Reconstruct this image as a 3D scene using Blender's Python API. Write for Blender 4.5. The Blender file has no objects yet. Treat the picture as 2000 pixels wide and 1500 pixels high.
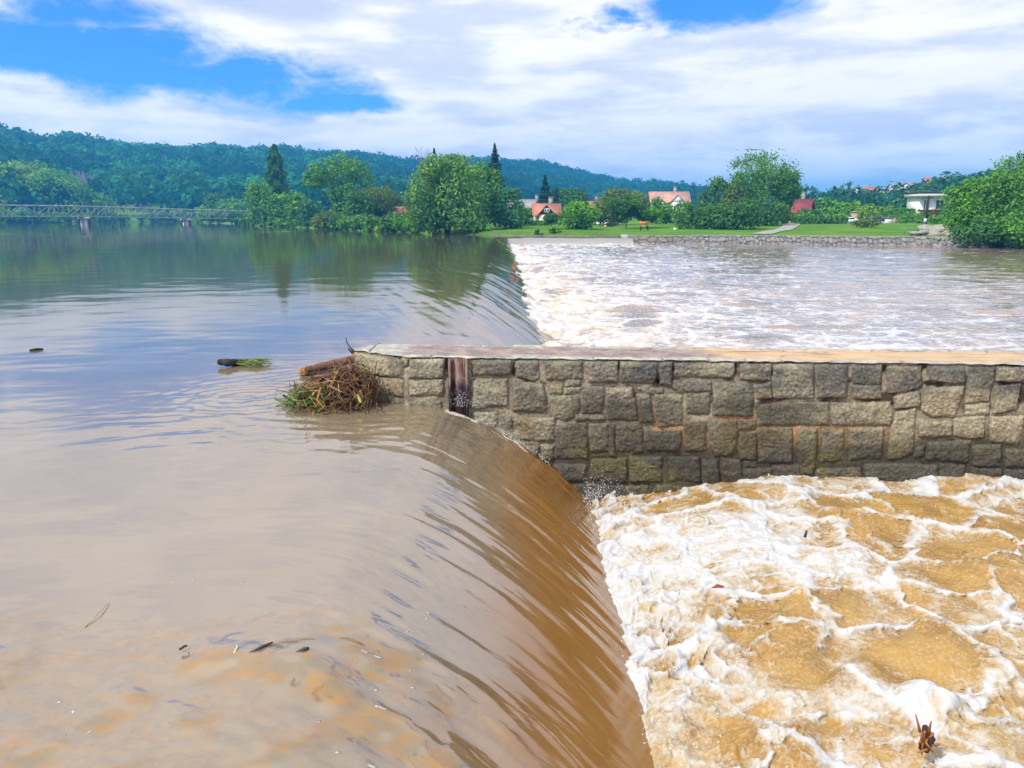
import bpy, math, random
import numpy as np
from mathutils import Vector
random.seed(7); RNG = np.random.default_rng(11)
R = math.radians
SC = bpy.context.scene; COL = SC.collection

# ------------------------------------------------------------------ view geometry (metres, z = 0 at the upper water level)
CAMZ = 1.73; TH = R(12.26); FPX = 1500.0
CT, ST = math.cos(TH), math.sin(TH)
def ray(px, py):
    u = (px-1000)/FPX; v = (750-py)/FPX
    return u, CT+v*ST, -ST+v*CT
def P(px, py, Y):
    u, dy, dz = ray(px, py)
    return np.array((u*Y/dy, Y, CAMZ+dz*Y/dy))
def W(px, py, z):
    u, dy, dz = ray(px, py)
    t = (z-CAMZ)/dz
    return np.array((u*t, dy*t, z))

# ------------------------------------------------------------------ numpy noise
def _h(ix, iy, seed):
    n = (ix.astype(np.int64)*374761393 + iy.astype(np.int64)*668265263 + seed*974634777) & 0xffffffff
    n = ((n ^ (n >> 13))*1274126177) & 0xffffffff
    n = ((n ^ (n >> 16))*2246822519) & 0xffffffff
    return (n ^ (n >> 15)) & 0xffff
def perlin(x, y, seed=0):
    xi = np.floor(x); yi = np.floor(y); xf = x-xi; yf = y-yi
    def g(a, b):
        an = _h(xi+a, yi+b, seed)*(2*math.pi/65536.0)
        return np.cos(an)*(xf-a)+np.sin(an)*(yf-b)
    u = xf*xf*xf*(xf*(xf*6-15)+10); v = yf*yf*yf*(yf*(yf*6-15)+10)
    return 1.5*((g(0, 0)*(1-u)+g(1, 0)*u)*(1-v)+(g(0, 1)*(1-u)+g(1, 1)*u)*v)
def fbm(x, y, seed=0, o=4, gain=.5):
    r = 0; a = 1; s = 0
    for k in range(o):
        r = r+a*perlin(x*2**k+17.3*k, y*2**k-9.1*k, seed+k); s += a; a *= gain
    return r/s
def ridged(x, y, seed=0, o=3, gain=.5):
    r = 0; a = 1; s = 0
    for k in range(o):
        r = r+a*(1-np.abs(perlin(x*2**k+7.7*k, y*2**k+3.3*k, seed+k))*1.6); s += a; a *= gain
    return r/s
def worley(x, y, seed=0):
    xi = np.floor(x); yi = np.floor(y)
    f1 = np.full(x.shape, 9.); f2 = np.full(x.shape, 9.); cid = np.zeros(x.shape)
    for a in (-1, 0, 1):
        for b in (-1, 0, 1):
            h1 = _h(xi+a, yi+b, seed)/65536.0; h2 = _h(xi+a, yi+b, seed+91)/65536.0
            d = np.hypot(xi+a+.1+.8*h1-x, yi+b+.1+.8*h2-y)
            n = d < f1
            f2 = np.where(n, f1, np.minimum(f2, d)); cid = np.where(n, h1, cid); f1 = np.where(n, d, f1)
    return f1, f2, cid
def ss(a, b, x):
    t = np.clip((x-a)/(b-a), 0, 1); return t*t*(3-2*t)
def lerp(a, b, t): return a+(b-a)*t
def mixc(a, b, t):
    return np.asarray(a)*(1-t[..., None])+np.asarray(b)*t[..., None]
def seg_dist(x, y, pts):
    """distance to a polyline, and the arc parameter of the nearest point"""
    best = np.full(np.shape(x), 1e9); par = np.zeros(np.shape(x)); L = 0
    for (ax, ay), (bx, by) in zip(pts[:-1], pts[1:]):
        dx, dy = bx-ax, by-ay; l2 = dx*dx+dy*dy
        t = np.clip(((x-ax)*dx+(y-ay)*dy)/l2, 0, 1)
        d = np.hypot(x-ax-t*dx, y-ay-t*dy)
        m = d < best; best = np.where(m, d, best); par = np.where(m, L+t*math.sqrt(l2), par); L += math.sqrt(l2)
    return best, par
def poly_sdf(x, y, poly):
    """signed distance, negative inside"""
    d = np.full(x.shape, 1e9); ins = np.zeros(x.shape, bool); n = len(poly)
    for i in range(n):
        ax, ay = poly[i]; bx, by = poly[(i+1) % n]; ex, ey = bx-ax, by-ay
        t = np.clip(((x-ax)*ex+(y-ay)*ey)/(ex*ex+ey*ey+1e-12), 0, 1)
        d = np.minimum(d, np.hypot(x-ax-t*ex, y-ay-t*ey))
        c = ((ay > y) != (by > y)) & (x < (bx-ax)*(y-ay)/(by-ay+1e-12)+ax)
        ins ^= c
    return np.where(ins, -d, d)
def srgb(*c):
    return tuple((v/255/12.92 if v/255 <= .04045 else ((v/255+.055)/1.055)**2.4) for v in c)

def axis(*segs):
    """non-uniform coordinates: (start, end, first step, growth)"""
    out = [segs[0][0]]
    for a, b, st, g in segs:
        s = st
        while out[-1] < b-1e-6:
            out.append(min(b, out[-1]+s)); s *= g
    return np.array(out)

# ------------------------------------------------------------------ objects
def tag(o, label=None, cat=None, group=None, kind=None):
    if label: o['label'] = label
    if cat: o['category'] = cat
    if group: o['group'] = group
    if kind: o['kind'] = kind
    return o
def empty(name, loc, rz=0):
    o = bpy.data.objects.new(name, None); COL.objects.link(o); o.location = loc; o.rotation_euler = (0, 0, rz)
    o.empty_display_size = .3
    return o
def raw_mesh(name, V, F, mats, parent=None, col=None, fl=None, smooth=False, mi=None, loc=None):
    """V (n,3); F (m,k) index array with one k, or list of such arrays"""
    me = bpy.data.meshes.new(name)
    V = np.ascontiguousarray(V, dtype=np.float32).reshape(-1, 3)
    Fs = F if isinstance(F, list) else [F]
    Fs = [np.asarray(f, dtype=np.int32) for f in Fs if len(f)]
    nl = sum(f.size for f in Fs); nf = sum(len(f) for f in Fs)
    me.vertices.add(len(V)); me.vertices.foreach_set('co', V.ravel())
    me.loops.add(nl); me.polygons.add(nf)
    me.loops.foreach_set('vertex_index', np.concatenate([f.ravel() for f in Fs]))
    tot = np.concatenate([np.full(len(f), f.shape[1], np.int32) for f in Fs])
    st = np.concatenate(([0], np.cumsum(tot)[:-1])).astype(np.int32)
    me.polygons.foreach_set('loop_start', st)
    if smooth: me.polygons.foreach_set('use_smooth', np.ones(nf, bool))
    if mi is not None: me.polygons.foreach_set('material_index', np.asarray(mi, np.int32))
    me.update(calc_edges=True)
    if col is not None:
        c = np.ones((len(V), 4), np.float32); c[:, :3] = np.asarray(col, np.float32).reshape(-1, 3)
        a = me.color_attributes.new('Col', 'FLOAT_COLOR', 'POINT'); a.data.foreach_set('color', c.ravel())
    for k, v in (fl or {}).items():
        a = me.attributes.new(k, 'FLOAT', 'POINT'); a.data.foreach_set('value', np.asarray(v, np.float32).ravel())
    for m in (mats if isinstance(mats, (list, tuple)) else [mats]): me.materials.append(m)
    o = bpy.data.objects.new(name, me); COL.objects.link(o)
    if parent is not None: o.parent = parent
    if loc is not None: o.location = loc
    return o
def grid_faces(n, m, keep=None):
    i = np.arange(n*m).reshape(n, m)
    f = np.stack((i[:-1, :-1], i[:-1, 1:], i[1:, 1:], i[1:, :-1]), -1)
    return f[keep] if keep is not None else f.reshape(-1, 4)
def grid_mesh(name, V, mat, parent=None, keep=None, col=None, fl=None, smooth=True, flip=False):
    n, m = V.shape[:2]; f = grid_faces(n, m, keep)
    if flip: f = f[:, ::-1]
    if keep is not None:
        used = np.zeros(n*m, bool); used[f.ravel()] = True
        idx = np.cumsum(used)-1; f = idx[f]; V = V.reshape(-1, 3)[used]
        if col is not None: col = np.asarray(col).reshape(-1, 3)[used]
        if fl: fl = {k: np.asarray(v).ravel()[used] for k, v in fl.items()}
    return raw_mesh(name, V, f, mat, parent, col=col, fl=fl, smooth=smooth)

class MB:
    """collects shapes that become ONE mesh"""
    def __init__(s): s.v = []; s.f = {3: [], 4: []}; s.n = 0; s.c = []
    def add(s, V, F, c=None):
        V = np.asarray(V, float).reshape(-1, 3)
        for f in F:
            if len(f) in (3, 4): s.f[len(f)].append([i+s.n for i in f])
            else:
                for k in range(1, len(f)-1): s.f[3].append([f[0]+s.n, f[k]+s.n, f[k+1]+s.n])
        s.v.append(V); s.n += len(V); s.c.append(np.tile(np.asarray(c if c is not None else (.5, .5, .5), float), (len(V), 1)))
    def box(s, c, d, rz=0, col=None, tilt=None):
        x, y, z = (k/2 for k in d)
        V = np.array([(a*x, b*y, e*z) for e in (-1, 1) for b in (-1, 1) for a in (-1, 1)])
        if tilt: 
            ct, st_ = math.cos(tilt), math.sin(tilt); V = np.stack((V[:, 0], V[:, 1]*ct-V[:, 2]*st_, V[:, 1]*st_+V[:, 2]*ct), -1)
        cr, sr = math.cos(rz), math.sin(rz)
        V = np.stack((V[:, 0]*cr-V[:, 1]*sr, V[:, 0]*sr+V[:, 1]*cr, V[:, 2]), -1)+np.array(c)
        s.add(V, [(0, 2, 3, 1), (4, 5, 7, 6), (0, 1, 5, 4), (2, 6, 7, 3), (0, 4, 6, 2), (1, 3, 7, 5)], col)
    def bar(s, a, b, w, h=None, col=None):
        s.tube([a, b], [w/2, w/2], 4, col, cap=True)
    def tube(s, pts, rad, n=6, col=None, cap=True):
        pts = [np.asarray(p, float) for p in pts]; V = []; k = len(pts)
        rad = rad if hasattr(rad, '__len__') else [rad]*k
        ref = None
        for i, p in enumerate(pts):
            t = pts[min(i+1, k-1)]-pts[max(i-1, 0)]; t = t/(np.linalg.norm(t)+1e-9)
            if ref is None: ref = np.array((0, 0, 1.)) if abs(t[2]) < .9 else np.array((1., 0, 0))
            a = np.cross(t, ref); a /= np.linalg.norm(a)+1e-9; b = np.cross(t, a); ref = -b if False else ref
            for j in range(n):
                an = 2*math.pi*(j+.5)/n
                V.append(p+rad[i]*(math.cos(an)*a+math.sin(an)*b))
        F = [(i*n+j, i*n+(j+1) % n, (i+1)*n+(j+1) % n, (i+1)*n+j) for i in range(k-1) for j in range(n)]
        if cap: F += [tuple(range(n))[::-1], tuple((k-1)*n+j for j in range(n))]
        s.add(V, F, col)
    def build(s, name, mat, parent=None, smooth=False, usecol=False):
        V = np.concatenate(s.v)
        return raw_mesh(name, V, [np.array(s.f[k]) for k in (4, 3) if s.f[k]], mat, parent, col=np.concatenate(s.c) if usecol else None, smooth=smooth)

# ------------------------------------------------------------------ materials
class NT:
    def __init__(s, m): s.t = m.node_tree; s.n = s.t.nodes; s.l = s.t.links
    def new(s, typ, **kw):
        n = s.n.new(typ)
        for k, v in kw.items(): setattr(n, k, v)
        return n
    def put(s, sock, v):
        if v is None: return
        if isinstance(v, bpy.types.NodeSocket): s.l.new(v, sock)
        else:
            try: sock.default_value = v
            except Exception: sock.default_value = tuple(v)+(1,)
    def math(s, op, a, b=None, c=None, clamp=False):
        n = s.new('ShaderNodeMath', operation=op, use_clamp=clamp)
        for i, v in enumerate((a, b, c)): s.put(n.inputs[i], v)
        return n.outputs[0]
    def mix(s, f, a, b, blend='MIX'):
        n = s.new('ShaderNodeMix', data_type='RGBA', blend_type=blend)
        s.put(n.inputs[0], f); s.put(n.inputs[6], a); s.put(n.inputs[7], b)
        return n.outputs[2]
    def range(s, v, a, b, c=0, d=1, smooth=True):
        n = s.new('ShaderNodeMapRange', interpolation_type='SMOOTHSTEP' if smooth else 'LINEAR')
        for i, k in enumerate((v, a, b, c, d)): s.put(n.inputs[i], k)
        return n.outputs[0]
    def noise(s, vec, scale, detail=3, rough=.5, dist=0, out=0):
        n = s.new('ShaderNodeTexNoise'); s.put(n.inputs['Vector'], vec)
        n.inputs['Scale'].default_value = scale; n.inputs['Detail'].default_value = detail; n.inputs['Roughness'].default_value = rough; n.inputs['Distortion'].default_value = dist
        return n.outputs[out]
    def mapping(s, vec, scale=(1, 1, 1), rot=(0, 0, 0), loc=(0, 0, 0)):
        n = s.new('ShaderNodeMapping'); s.put(n.inputs[0], vec); n.inputs['Scale'].default_value = scale; n.inputs['Rotation'].default_value = rot; n.inputs['Location'].default_value = loc
        return n.outputs[0]
    def coord(s, which='Object'):
        if which == 'Position': return s.new('ShaderNodeNewGeometry').outputs['Position']
        return s.new('ShaderNodeTexCoord').outputs[which]
    def attr(s, name, out='Fac'):
        return s.new('ShaderNodeAttribute', attribute_name=name).outputs[out]
    def bump(s, h, strength=1, dist=.01, nrm=None):
        n = s.new('ShaderNodeBump'); n.inputs['Strength'].default_value = strength; s.put(n.inputs['Distance'], dist); s.put(n.inputs['Height'], h); s.put(n.inputs['Normal'], nrm)
        return n.outputs[0]
def mat(name, color=(.5, .5, .5), rough=.7, metal=0, ior=None, spec=None):
    m = bpy.data.materials.new(name); m.use_nodes = True; t = NT(m)
    b = t.n['Principled BSDF']; t.put(b.inputs['Base Color'], color); b.inputs['Roughness'].default_value = rough; b.inputs['Metallic'].default_value = metal
    if ior: b.inputs['IOR'].default_value = ior
    if spec is not None: b.inputs['Specular IOR Level'].default_value = spec
    return m, t, b
def simple(name, color, rough=.75, var=.25, scale=3.0, bump=0.0, spec=.3, detail=4):
    """a paint / plaster / wood like surface with a little procedural unevenness"""
    m, t, b = mat(name, color, rough, spec=spec)
    v = t.coord('Object'); n = t.noise(v, scale, detail, .6)
    f = t.range(n, .3, .7, 1-var, 1+var, False)
    c = t.new('ShaderNodeVectorMath', operation='SCALE'); c.inputs[0].default_value = color; t.put(c.inputs['Scale'], f)
    t.put(b.inputs['Base Color'], c.outputs[0])
    if bump: t.put(b.inputs['Normal'], t.bump(n, .6, bump))
    return m
def vcol_mat(name, rough=.8, nscale=20, var=.3, bumpd=.004, spec=.25, nscale2=None):
    m, t, b = mat(name, rough=rough, spec=spec)
    c = t.attr('Col', 'Color'); v = t.coord('Object')
    n = t.noise(v, nscale, 6, .65); f = t.range(n, .25, .75, 1-var, 1+var, False)
    k = t.new('ShaderNodeVectorMath', operation='SCALE'); t.put(k.inputs[0], c); t.put(k.inputs['Scale'], f)
    t.put(b.inputs['Base Color'], k.outputs[0])
    if bumpd: t.put(b.inputs['Normal'], t.bump(n, .8, bumpd))
    return m
# ------------------------------------------------------------------ camera, sky, sun, air
cam = bpy.data.cameras.new('camera'); camo = bpy.data.objects.new('camera', cam); COL.objects.link(camo)
camo.location = (0, 0, CAMZ); camo.rotation_euler = (R(90)-TH, 0, 0)
cam.sensor_width = 36; cam.lens = 27; cam.clip_end = 8000; cam.clip_start = .05
SC.camera = camo
SUN_EL, SUN_AZ = 48.0, -128.0           # degrees; azimuth from +Y towards +X
sl = bpy.data.lights.new('sun', 'SUN'); sl.energy = 3.6; sl.angle = R(3); sl.color = (1, .955, .88)
so = bpy.data.objects.new('sun', sl); COL.objects.link(so)
sd = Vector((math.sin(R(SUN_AZ))*math.cos(R(SUN_EL)), math.cos(R(SUN_AZ))*math.cos(R(SUN_EL)), math.sin(R(SUN_EL))))
so.rotation_euler = (-sd).to_track_quat('-Z', 'Y').to_euler(); so.location = (-30, -30, 60)

w = bpy.data.worlds.new('World'); SC.world = w; w.use_nodes = True
t = NT(w); bg = t.n['Background']; bg.inputs['Strength'].default_value = .1
sky = t.new('ShaderNodeTexSky', sky_type='NISHITA'); sky.sun_disc = False
sky.sun_elevation = R(SUN_EL); sky.sun_rotation = R(SUN_AZ); sky.air_density = 1.0; sky.dust_density = .3; sky.ozone_density = 2.5
g = t.coord('Generated')
sx = t.new('ShaderNodeSeparateXYZ'); t.put(sx.inputs[0], g)
az = t.math('ARCTAN2', sx.outputs[0], sx.outputs[1]); el = t.math('ARCSINE', sx.outputs[2])
cv = t.new('ShaderNodeCombineXYZ'); t.put(cv.inputs[0], az); t.put(cv.inputs[1], t.math('MULTIPLY', el, 2.0))
flat = cv.outputs[0]
n_big = t.noise(flat, 4.5, 7, .62, .3)
n_fine = t.noise(t.mapping(flat, loc=(3, 1, 0)), 13, 6, .66, .25)
edge = t.math('ADD', t.math('MULTIPLY', t.math('SUBTRACT', n_big, .5), 1.9), t.math('MULTIPLY', t.math('SUBTRACT', n_fine, .5), 2.0))
def azel(px, py):
    u, dy, dz = ray(px, py); return math.atan2(u, dy), math.atan2(dz, math.hypot(u, dy))
def patch(px, py, rx, ry):
    a0, e0 = azel(px, py)
    ra = abs(azel(px+rx, py)[0]-azel(px-rx, py)[0])/2; re = abs(azel(px, py-ry)[1]-azel(px, py+ry)[1])/2
    a = t.math('MULTIPLY', t.math('SUBTRACT', az, a0), 1/ra); e = t.math('MULTIPLY', t.math('SUBTRACT', el, e0), 1/re)
    return t.math('SUBTRACT', 1.0, t.math('ADD', t.math('MULTIPLY', a, a), t.math('MULTIPLY', e, e)))
blue = None
for q in ((215, 112, 400, 92), (520, 160, 260, 72), (170, 15, 190, 50), (1400, 18, 200, 50), (640, 200, 160, 30), (1330, -250, 130, 110), (-300, 60, 300, 120), (2300, 60, 260, 90)):
    p_ = patch(*q); blue = p_ if blue is None else t.math('MAXIMUM', blue, p_)
for q in ((1230, 40, 200, 40),):
    blue = t.math('MAXIMUM', blue, t.math('SUBTRACT', t.math('ADD', patch(*q), t.math('MULTIPLY', t.math('SUBTRACT', n_fine, .5), 2.2)), .55))
# open sky between the clouds overhead
n_over = t.noise(t.mapping(g, scale=(1, 1, .6), loc=(5, 2, 1)), 2.6, 5, .6)
over = t.math('MULTIPLY', t.range(el, .36, .60), t.math('MULTIPLY', t.math('SUBTRACT', n_over, .585), 9.0))
blue = t.math('MAXIMUM', t.math('ADD', blue, edge), t.math('ADD', over, t.range(el, .36, .60, -9, 0)))
bmask = t.range(blue, -.2, .85)
# cloud body: white tops, lavender-grey undersides in long bands
ban = t.noise(t.mapping(flat, scale=(1, 2.3, 1), loc=(.4, 7.3, 0)), 5.2, 6, .6, .2)
body = t.mix(t.range(ban, .36, .62), (6.5, 6.6, 8.2, 1), (9.8, 9.2, 9.5, 1))
n_wht = t.noise(t.mapping(flat, scale=(1, 1.5, 1), loc=(1.7, 2.2, 0)), 9, 6, .62)
body = t.mix(t.math('MULTIPLY', t.range(n_wht, .5, .68), .6), body, (10.2, 9.7, 9.9, 1))
gp = t.range(t.math('ADD', patch(560, 10, 190, 55), t.math('MULTIPLY', t.math('SUBTRACT', n_fine, .5), 1.2)), 0, .9)
body = t.mix(t.math('MULTIPLY', gp, .75), body, (4.3, 4.9, 6.3, 1))
body = t.mix(t.math('MULTIPLY', t.range(el, .5, 1.0), 1.0), body, (10.5, 10.5, 10.8, 1))
skyc = t.mix(1.0, sky.outputs[0], (.32, .77, 1.52, 1), 'MULTIPLY')
t.put(bg.inputs['Color'], t.mix(bmask, body, skyc))

SC.view_settings.view_transform = 'Standard'; SC.view_settings.look = 'None'; SC.view_settings.gamma = 1; SC.view_settings.exposure = .42
SC.render.engine = 'CYCLES'
cy = SC.cycles; cy.max_bounces = 5; cy.diffuse_bounces = 2; cy.glossy_bounces = 3; cy.transmission_bounces = 3; cy.volume_bounces = 1; cy.transparent_max_bounces = 6
cy.use_denoising = True; cy.caustics_reflective = False; cy.caustics_refractive = False; cy.sample_clamp_indirect = 4
try: cy.denoising_input_passes = 'RGB_ALBEDO_NORMAL'
except Exception: pass
# ------------------------------------------------------------------ the river above, over and below the weir
WALL_A = np.array((-.97, 6.99)); WALL_SL = -.0696        # front face line of the stone wall: Y = 6.99 - .0696 (X + .97)
def wall_y(x): return WALL_A[1]+WALL_SL*(x-WALL_A[0])
YFAR = 67.0
def toe_x(y): return .66-.0125*(y-13.8)
def upper_drop(x, y):
    """how far the water surface has fallen over the weirs"""
    near = .45*np.maximum(0, x+.80+.10*np.clip(4-y, 0, 3))**1.6
    d = np.minimum(x-(toe_x(y)-1.80), (YFAR-.2)-y)
    far = .18*np.maximum(0, d)**1.75
    t = ss(7.1, 7.5, y)
    return near*(1-t)+far*t
# ---- upper river
xr = axis((0, 2.6, .018, 1.0), (2.6, 9, .022, 1.012), (9, 420, .10, 1.045))
XS = np.concatenate((-(xr[::-1])+1.0, axis((1.05, 10.2, .12, 1.02))))
YS = np.concatenate((-axis((0, 5.5, .06, 1.1))[::-1][:-1]+1.6, axis((1.6, 7.7, .02, 1.0), (7.7, 20, .028, 1.012), (20, 340, .2, 1.022))))
Xg, Yg = np.meshgrid(XS, YS)
drop = upper_drop(Xg, Yg)
near_side = Yg < 7.35
dist = np.hypot(Xg, Yg-0)
fall = ss(0, .5, np.where(near_side, Xg+.9, np.minimum(Xg-(toe_x(Yg)-2.2), YFAR+.4-Yg)))
h = np.zeros_like(Xg)
wx = Xg+.5*fbm(Xg*.35, Yg*.35, 3, 2); wy = Yg+.5*fbm(Xg*.35+9, Yg*.35, 5, 2)
nearw = 1-ss(7, 16, dist)
# slow swell and ripples of the quiet water
h += .006*fbm(wx*.55, wy*.9, 21, 3)*ss(2, 6, dist)
h += .0035*fbm(wx*2.0, wy*4.6, 31, 3)*(.45+.55*ss(-.2, .5, fbm(Xg*.25, Yg*.4, 41, 2)))*nearw
rip = ss(-.15, .45, fbm(Xg*.09, Yg*.12, 51, 3))
h += .0055*rip*fbm(wx*1.3+.6*fbm(wx*.5, wy*.5, 62, 2), wy*2.6, 61, 4, .6)*ss(9, 20, dist)*(1-ss(32, 60, dist))
h += .011*rip*fbm(wx*.4, wy*1.0, 65, 4, .62)*ss(25, 50, dist)*(1-ss(100, 160, dist))
# contraction ripples round the nose of the wall and behind the floating log
def swirl(cx, cy, r0, r1, amp, wl, seed):
    d = np.hypot((Xg-cx), (Yg-cy)*1.25)+.12*fbm(Xg*2, Yg*2, seed, 2)
    return amp*np.sin(d*2*math.pi/wl)*np.exp(-((d-r0)/r1)**2)*(.5+.5*fbm(Xg*1.3, Yg*1.3, seed+1, 2))
h += swirl(-1.5, 7.3, .9, .8, .006, .24, 71)+swirl(-2.6, 7.35, .5, .45, .004, .17, 73)
ww = np.exp(-(np.hypot(Xg+2.0, (Yg-6.7)*1.2)/1.5)**2)
h += ww*(.009*fbm(wx*3, wy*5, 75, 3)+.012*ridged(wx*1.2, wy*1.6, 77, 2))
# streaks drawn out along the flow (+X) as it speeds up and drops
curl = Yg+.40*Xg+.08*fbm(Xg*.8, Yg*.8, 81, 2)
acc = ss(-1.6, .25, Xg)*near_side
fcol = ss(-.38, .30, Xg+.10*fbm(Xg*2, Yg*7, 88, 3))*near_side
st1 = fbm(Xg*1.5+.5*Yg, curl*6.2, 83, 3); st2 = fbm(Xg*2.6, curl*21, 85, 2); st3 = fbm(Xg*.45, curl*2.6, 87, 2)
patchy = .35+.65*ss(-.25, .4, fbm(Xg*.7, Yg*.9, 89, 3))
h += acc*patchy*(.030*st1+.0085*st2+.028*st3)
far_acc = ss(-2.9, .2, Xg-(toe_x(Yg)-1.8))*(~near_side)*(Yg < YFAR+1)
skew = Yg+.45*(Xg-(toe_x(Yg)-1.8))
qq = (3*Xg+Yg)/3.16; al = (Xg-3*Yg)/3.16
h += far_acc*(.034*fbm(al*.16, qq*1.7, 91, 3)+.015*fbm(al*.4, qq*5.5, 93, 2)*(1-ss(20, 40, Yg)))*(.4+.6*ss(-.3, .3, fbm(al*.2, qq*.5, 94, 2)))
d_far = np.minimum(YFAR+1-Yg, 99)
far2 = ss(0, 1.5, YFAR+.8-Yg)*ss(-2.5, 0, Xg-toe_x(Yg))*(Yg > 60)
h += far2*.03*fbm(Xg*1.6, Yg*.3, 95, 3)
# standing waves and boils close to the camera
ridge1 = [W(*p, 0)[:2] for p in ((600, 1304), (693, 1346), (787, 1365), (861, 1382), (927, 1421), (1029, 1449), (1113, 1486), (1180, 1540))]
ridge2 = [W(*p, 0)[:2] for p in ((330, 1300), (430, 1290), (540, 1305), (590, 1340))]
ridge3 = [W(*p, 0)[:2] for p in ((-60, 1318), (20, 1310), (80, 1296))]
ridge4 = [W(*p, 0)[:2] for p in ((640, 1262), (700, 1252), (790, 1258), (900, 1300))]
ridge5 = [W(*p, 0)[:2] for p in ((150, 1440), (200, 1405), (260, 1370), (300, 1350))]
ridge6 = [W(*p, 0)[:2] for p in ((340, 1440), (370, 1410), (400, 1385))]
ridge7 = [W(*p, 0)[:2] for p in ((-20, 1500), (60, 1480), (140, 1455))]
crest = np.zeros_like(Xg)
sel = (Yg < 4.5) & (Xg < 1.2) & (Xg > -4)
xs_, ys_ = Xg[sel], Yg[sel]
hh = np.zeros_like(xs_); cc = np.zeros_like(xs_); bo = np.zeros_like(xs_)
wob = .03*fbm(xs_*4, ys_*4, 101, 3)
for pts, amp, wd in ((ridge1, .046, .085), (ridge2, .026, .08), (ridge3, .034, .08), (ridge4, .022, .08), (ridge5, .020, .055), (ridge6, .016, .05), (ridge7, .020, .06)):
    d, par = seg_dist(xs_, ys_+wob, pts)
    sgn = np.zeros_like(xs_)
    bx = np.interp(xs_, [p[0] for p in pts], [p[1] for p in pts])
    back = ys_+wob > bx                                      # away from the camera
    L = max(1e-3, par.max()); endf = ss(0, .2, par/L)*(1-ss(.85, 1, par/L)) if amp < .04 else 1-ss(.93, 1, par/L)*.8
    k = np.where(back, np.exp(-(d/(wd*2.4))**2), np.exp(-(d/(wd*1.0))**2)); bo = np.maximum(bo, endf*np.where(back, np.exp(-(d/(wd*.5))**2), np.exp(-(d/(wd*1.3))**2))*ss(-.35, .25, fbm(xs_*6, ys_*11, 104, 3)))
    mod = .7+.5*fbm(xs_*5+par, ys_*5, 103, 2)
    hh += amp*k*mod*endf
    if amp > .04: cc = np.maximum(cc, np.exp(-(d/.03)**2)*ss(-.05, .4, fbm(xs_*9, ys_*14, 105, 3)+.5*ss(.35, .75, par/L)-.1*0)*ss(.3, .6, par/L))
turb = ss(3.35, 2.75, ys_+.25*fbm(xs_*1.2, ys_*1.2, 107, 2))
turb *= (1-.6*ss(-.2, .5, xs_))
hh += turb*(.012*fbm(xs_*4-1.5*ys_, ys_*5+2*xs_, 109, 5, .62)+.012*ridged(xs_*2.2-ys_, ys_*3+xs_, 111, 2))
h[sel] += hh; crest[sel] = cc
boil = np.zeros_like(Xg); boil[sel] = np.clip(bo+.40*turb+.80*turb*ss(.05, .45, fbm((xs_+1.1*ys_)*1.3, (ys_-.7*xs_)*4.2, 113, 4, .6)), 0, 1)
# water runs rough along the wall
dw = np.abs(wall_y(Xg)-Yg)
edge_w = np.exp(-(dw/.16)**2)*near_side*ss(-.9, -.3, Xg)
h += edge_w*(.030*fbm(Xg*6, Yg*9, 121, 3)+.012)
foam_u = np.clip(edge_w*ss(.0, .35, fbm(Xg*7, Yg*14, 123, 3)+.05)*1.2, 0, 1)*ss(-.8, -.45, Xg)*(1-ss(.05, .35, Xg))
foam_u = np.maximum(foam_u, np.exp(-(((Xg+.52)/.14)**2+((Yg-6.90)/.10)**2)))
foam_u = np.maximum(foam_u, crest)
lg = np.exp(-(((Xg+2.05)/.5)**2+((Yg-7.62)/.16)**2))*ss(.12, .5, fbm(Xg*6, Yg*12, 125, 3)+.1)
foam_u = np.maximum(foam_u, .8*lg)
spk = ss(.62, .72, perlin(Xg*24, Yg*30, 127))*ss(.05, .4, fbm(Xg*1.1, Yg*1.4, 129, 2))*(Yg < 3.6)*(Xg < -.3)
foam_u = np.maximum(foam_u, .8*spk)
stk = ss(.20, .34, fbm(Xg*.16, Yg*.62, 131, 4, .6))*ss(14, 26, dist)*(1-ss(90, 170, dist))*ss(-.2, .3, fbm(Xg*.03, Yg*.05, 133, 2))*(Xg < -3)  # glints on the far water, put into the colour as thin foam lines
foam_u = np.maximum(foam_u, .62*stk)
Z = h-drop
V = np.stack((Xg, Yg, Z), -1)
inX = np.where(near_side, Xg < 1.6, np.where(Yg < YFAR-3.4, Xg < toe_x(Yg)+.9, True))
kv = inX & (Z > -1.35) & ~((Yg > 7.42) & (Yg < 7.62) & (Xg > 1.0))
keep = kv[:-1, :-1] & kv[:-1, 1:] & kv[1:, 1:] & kv[1:, :-1]
zone = np.clip(ss(7, 24, dist), 0, 1)

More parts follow.
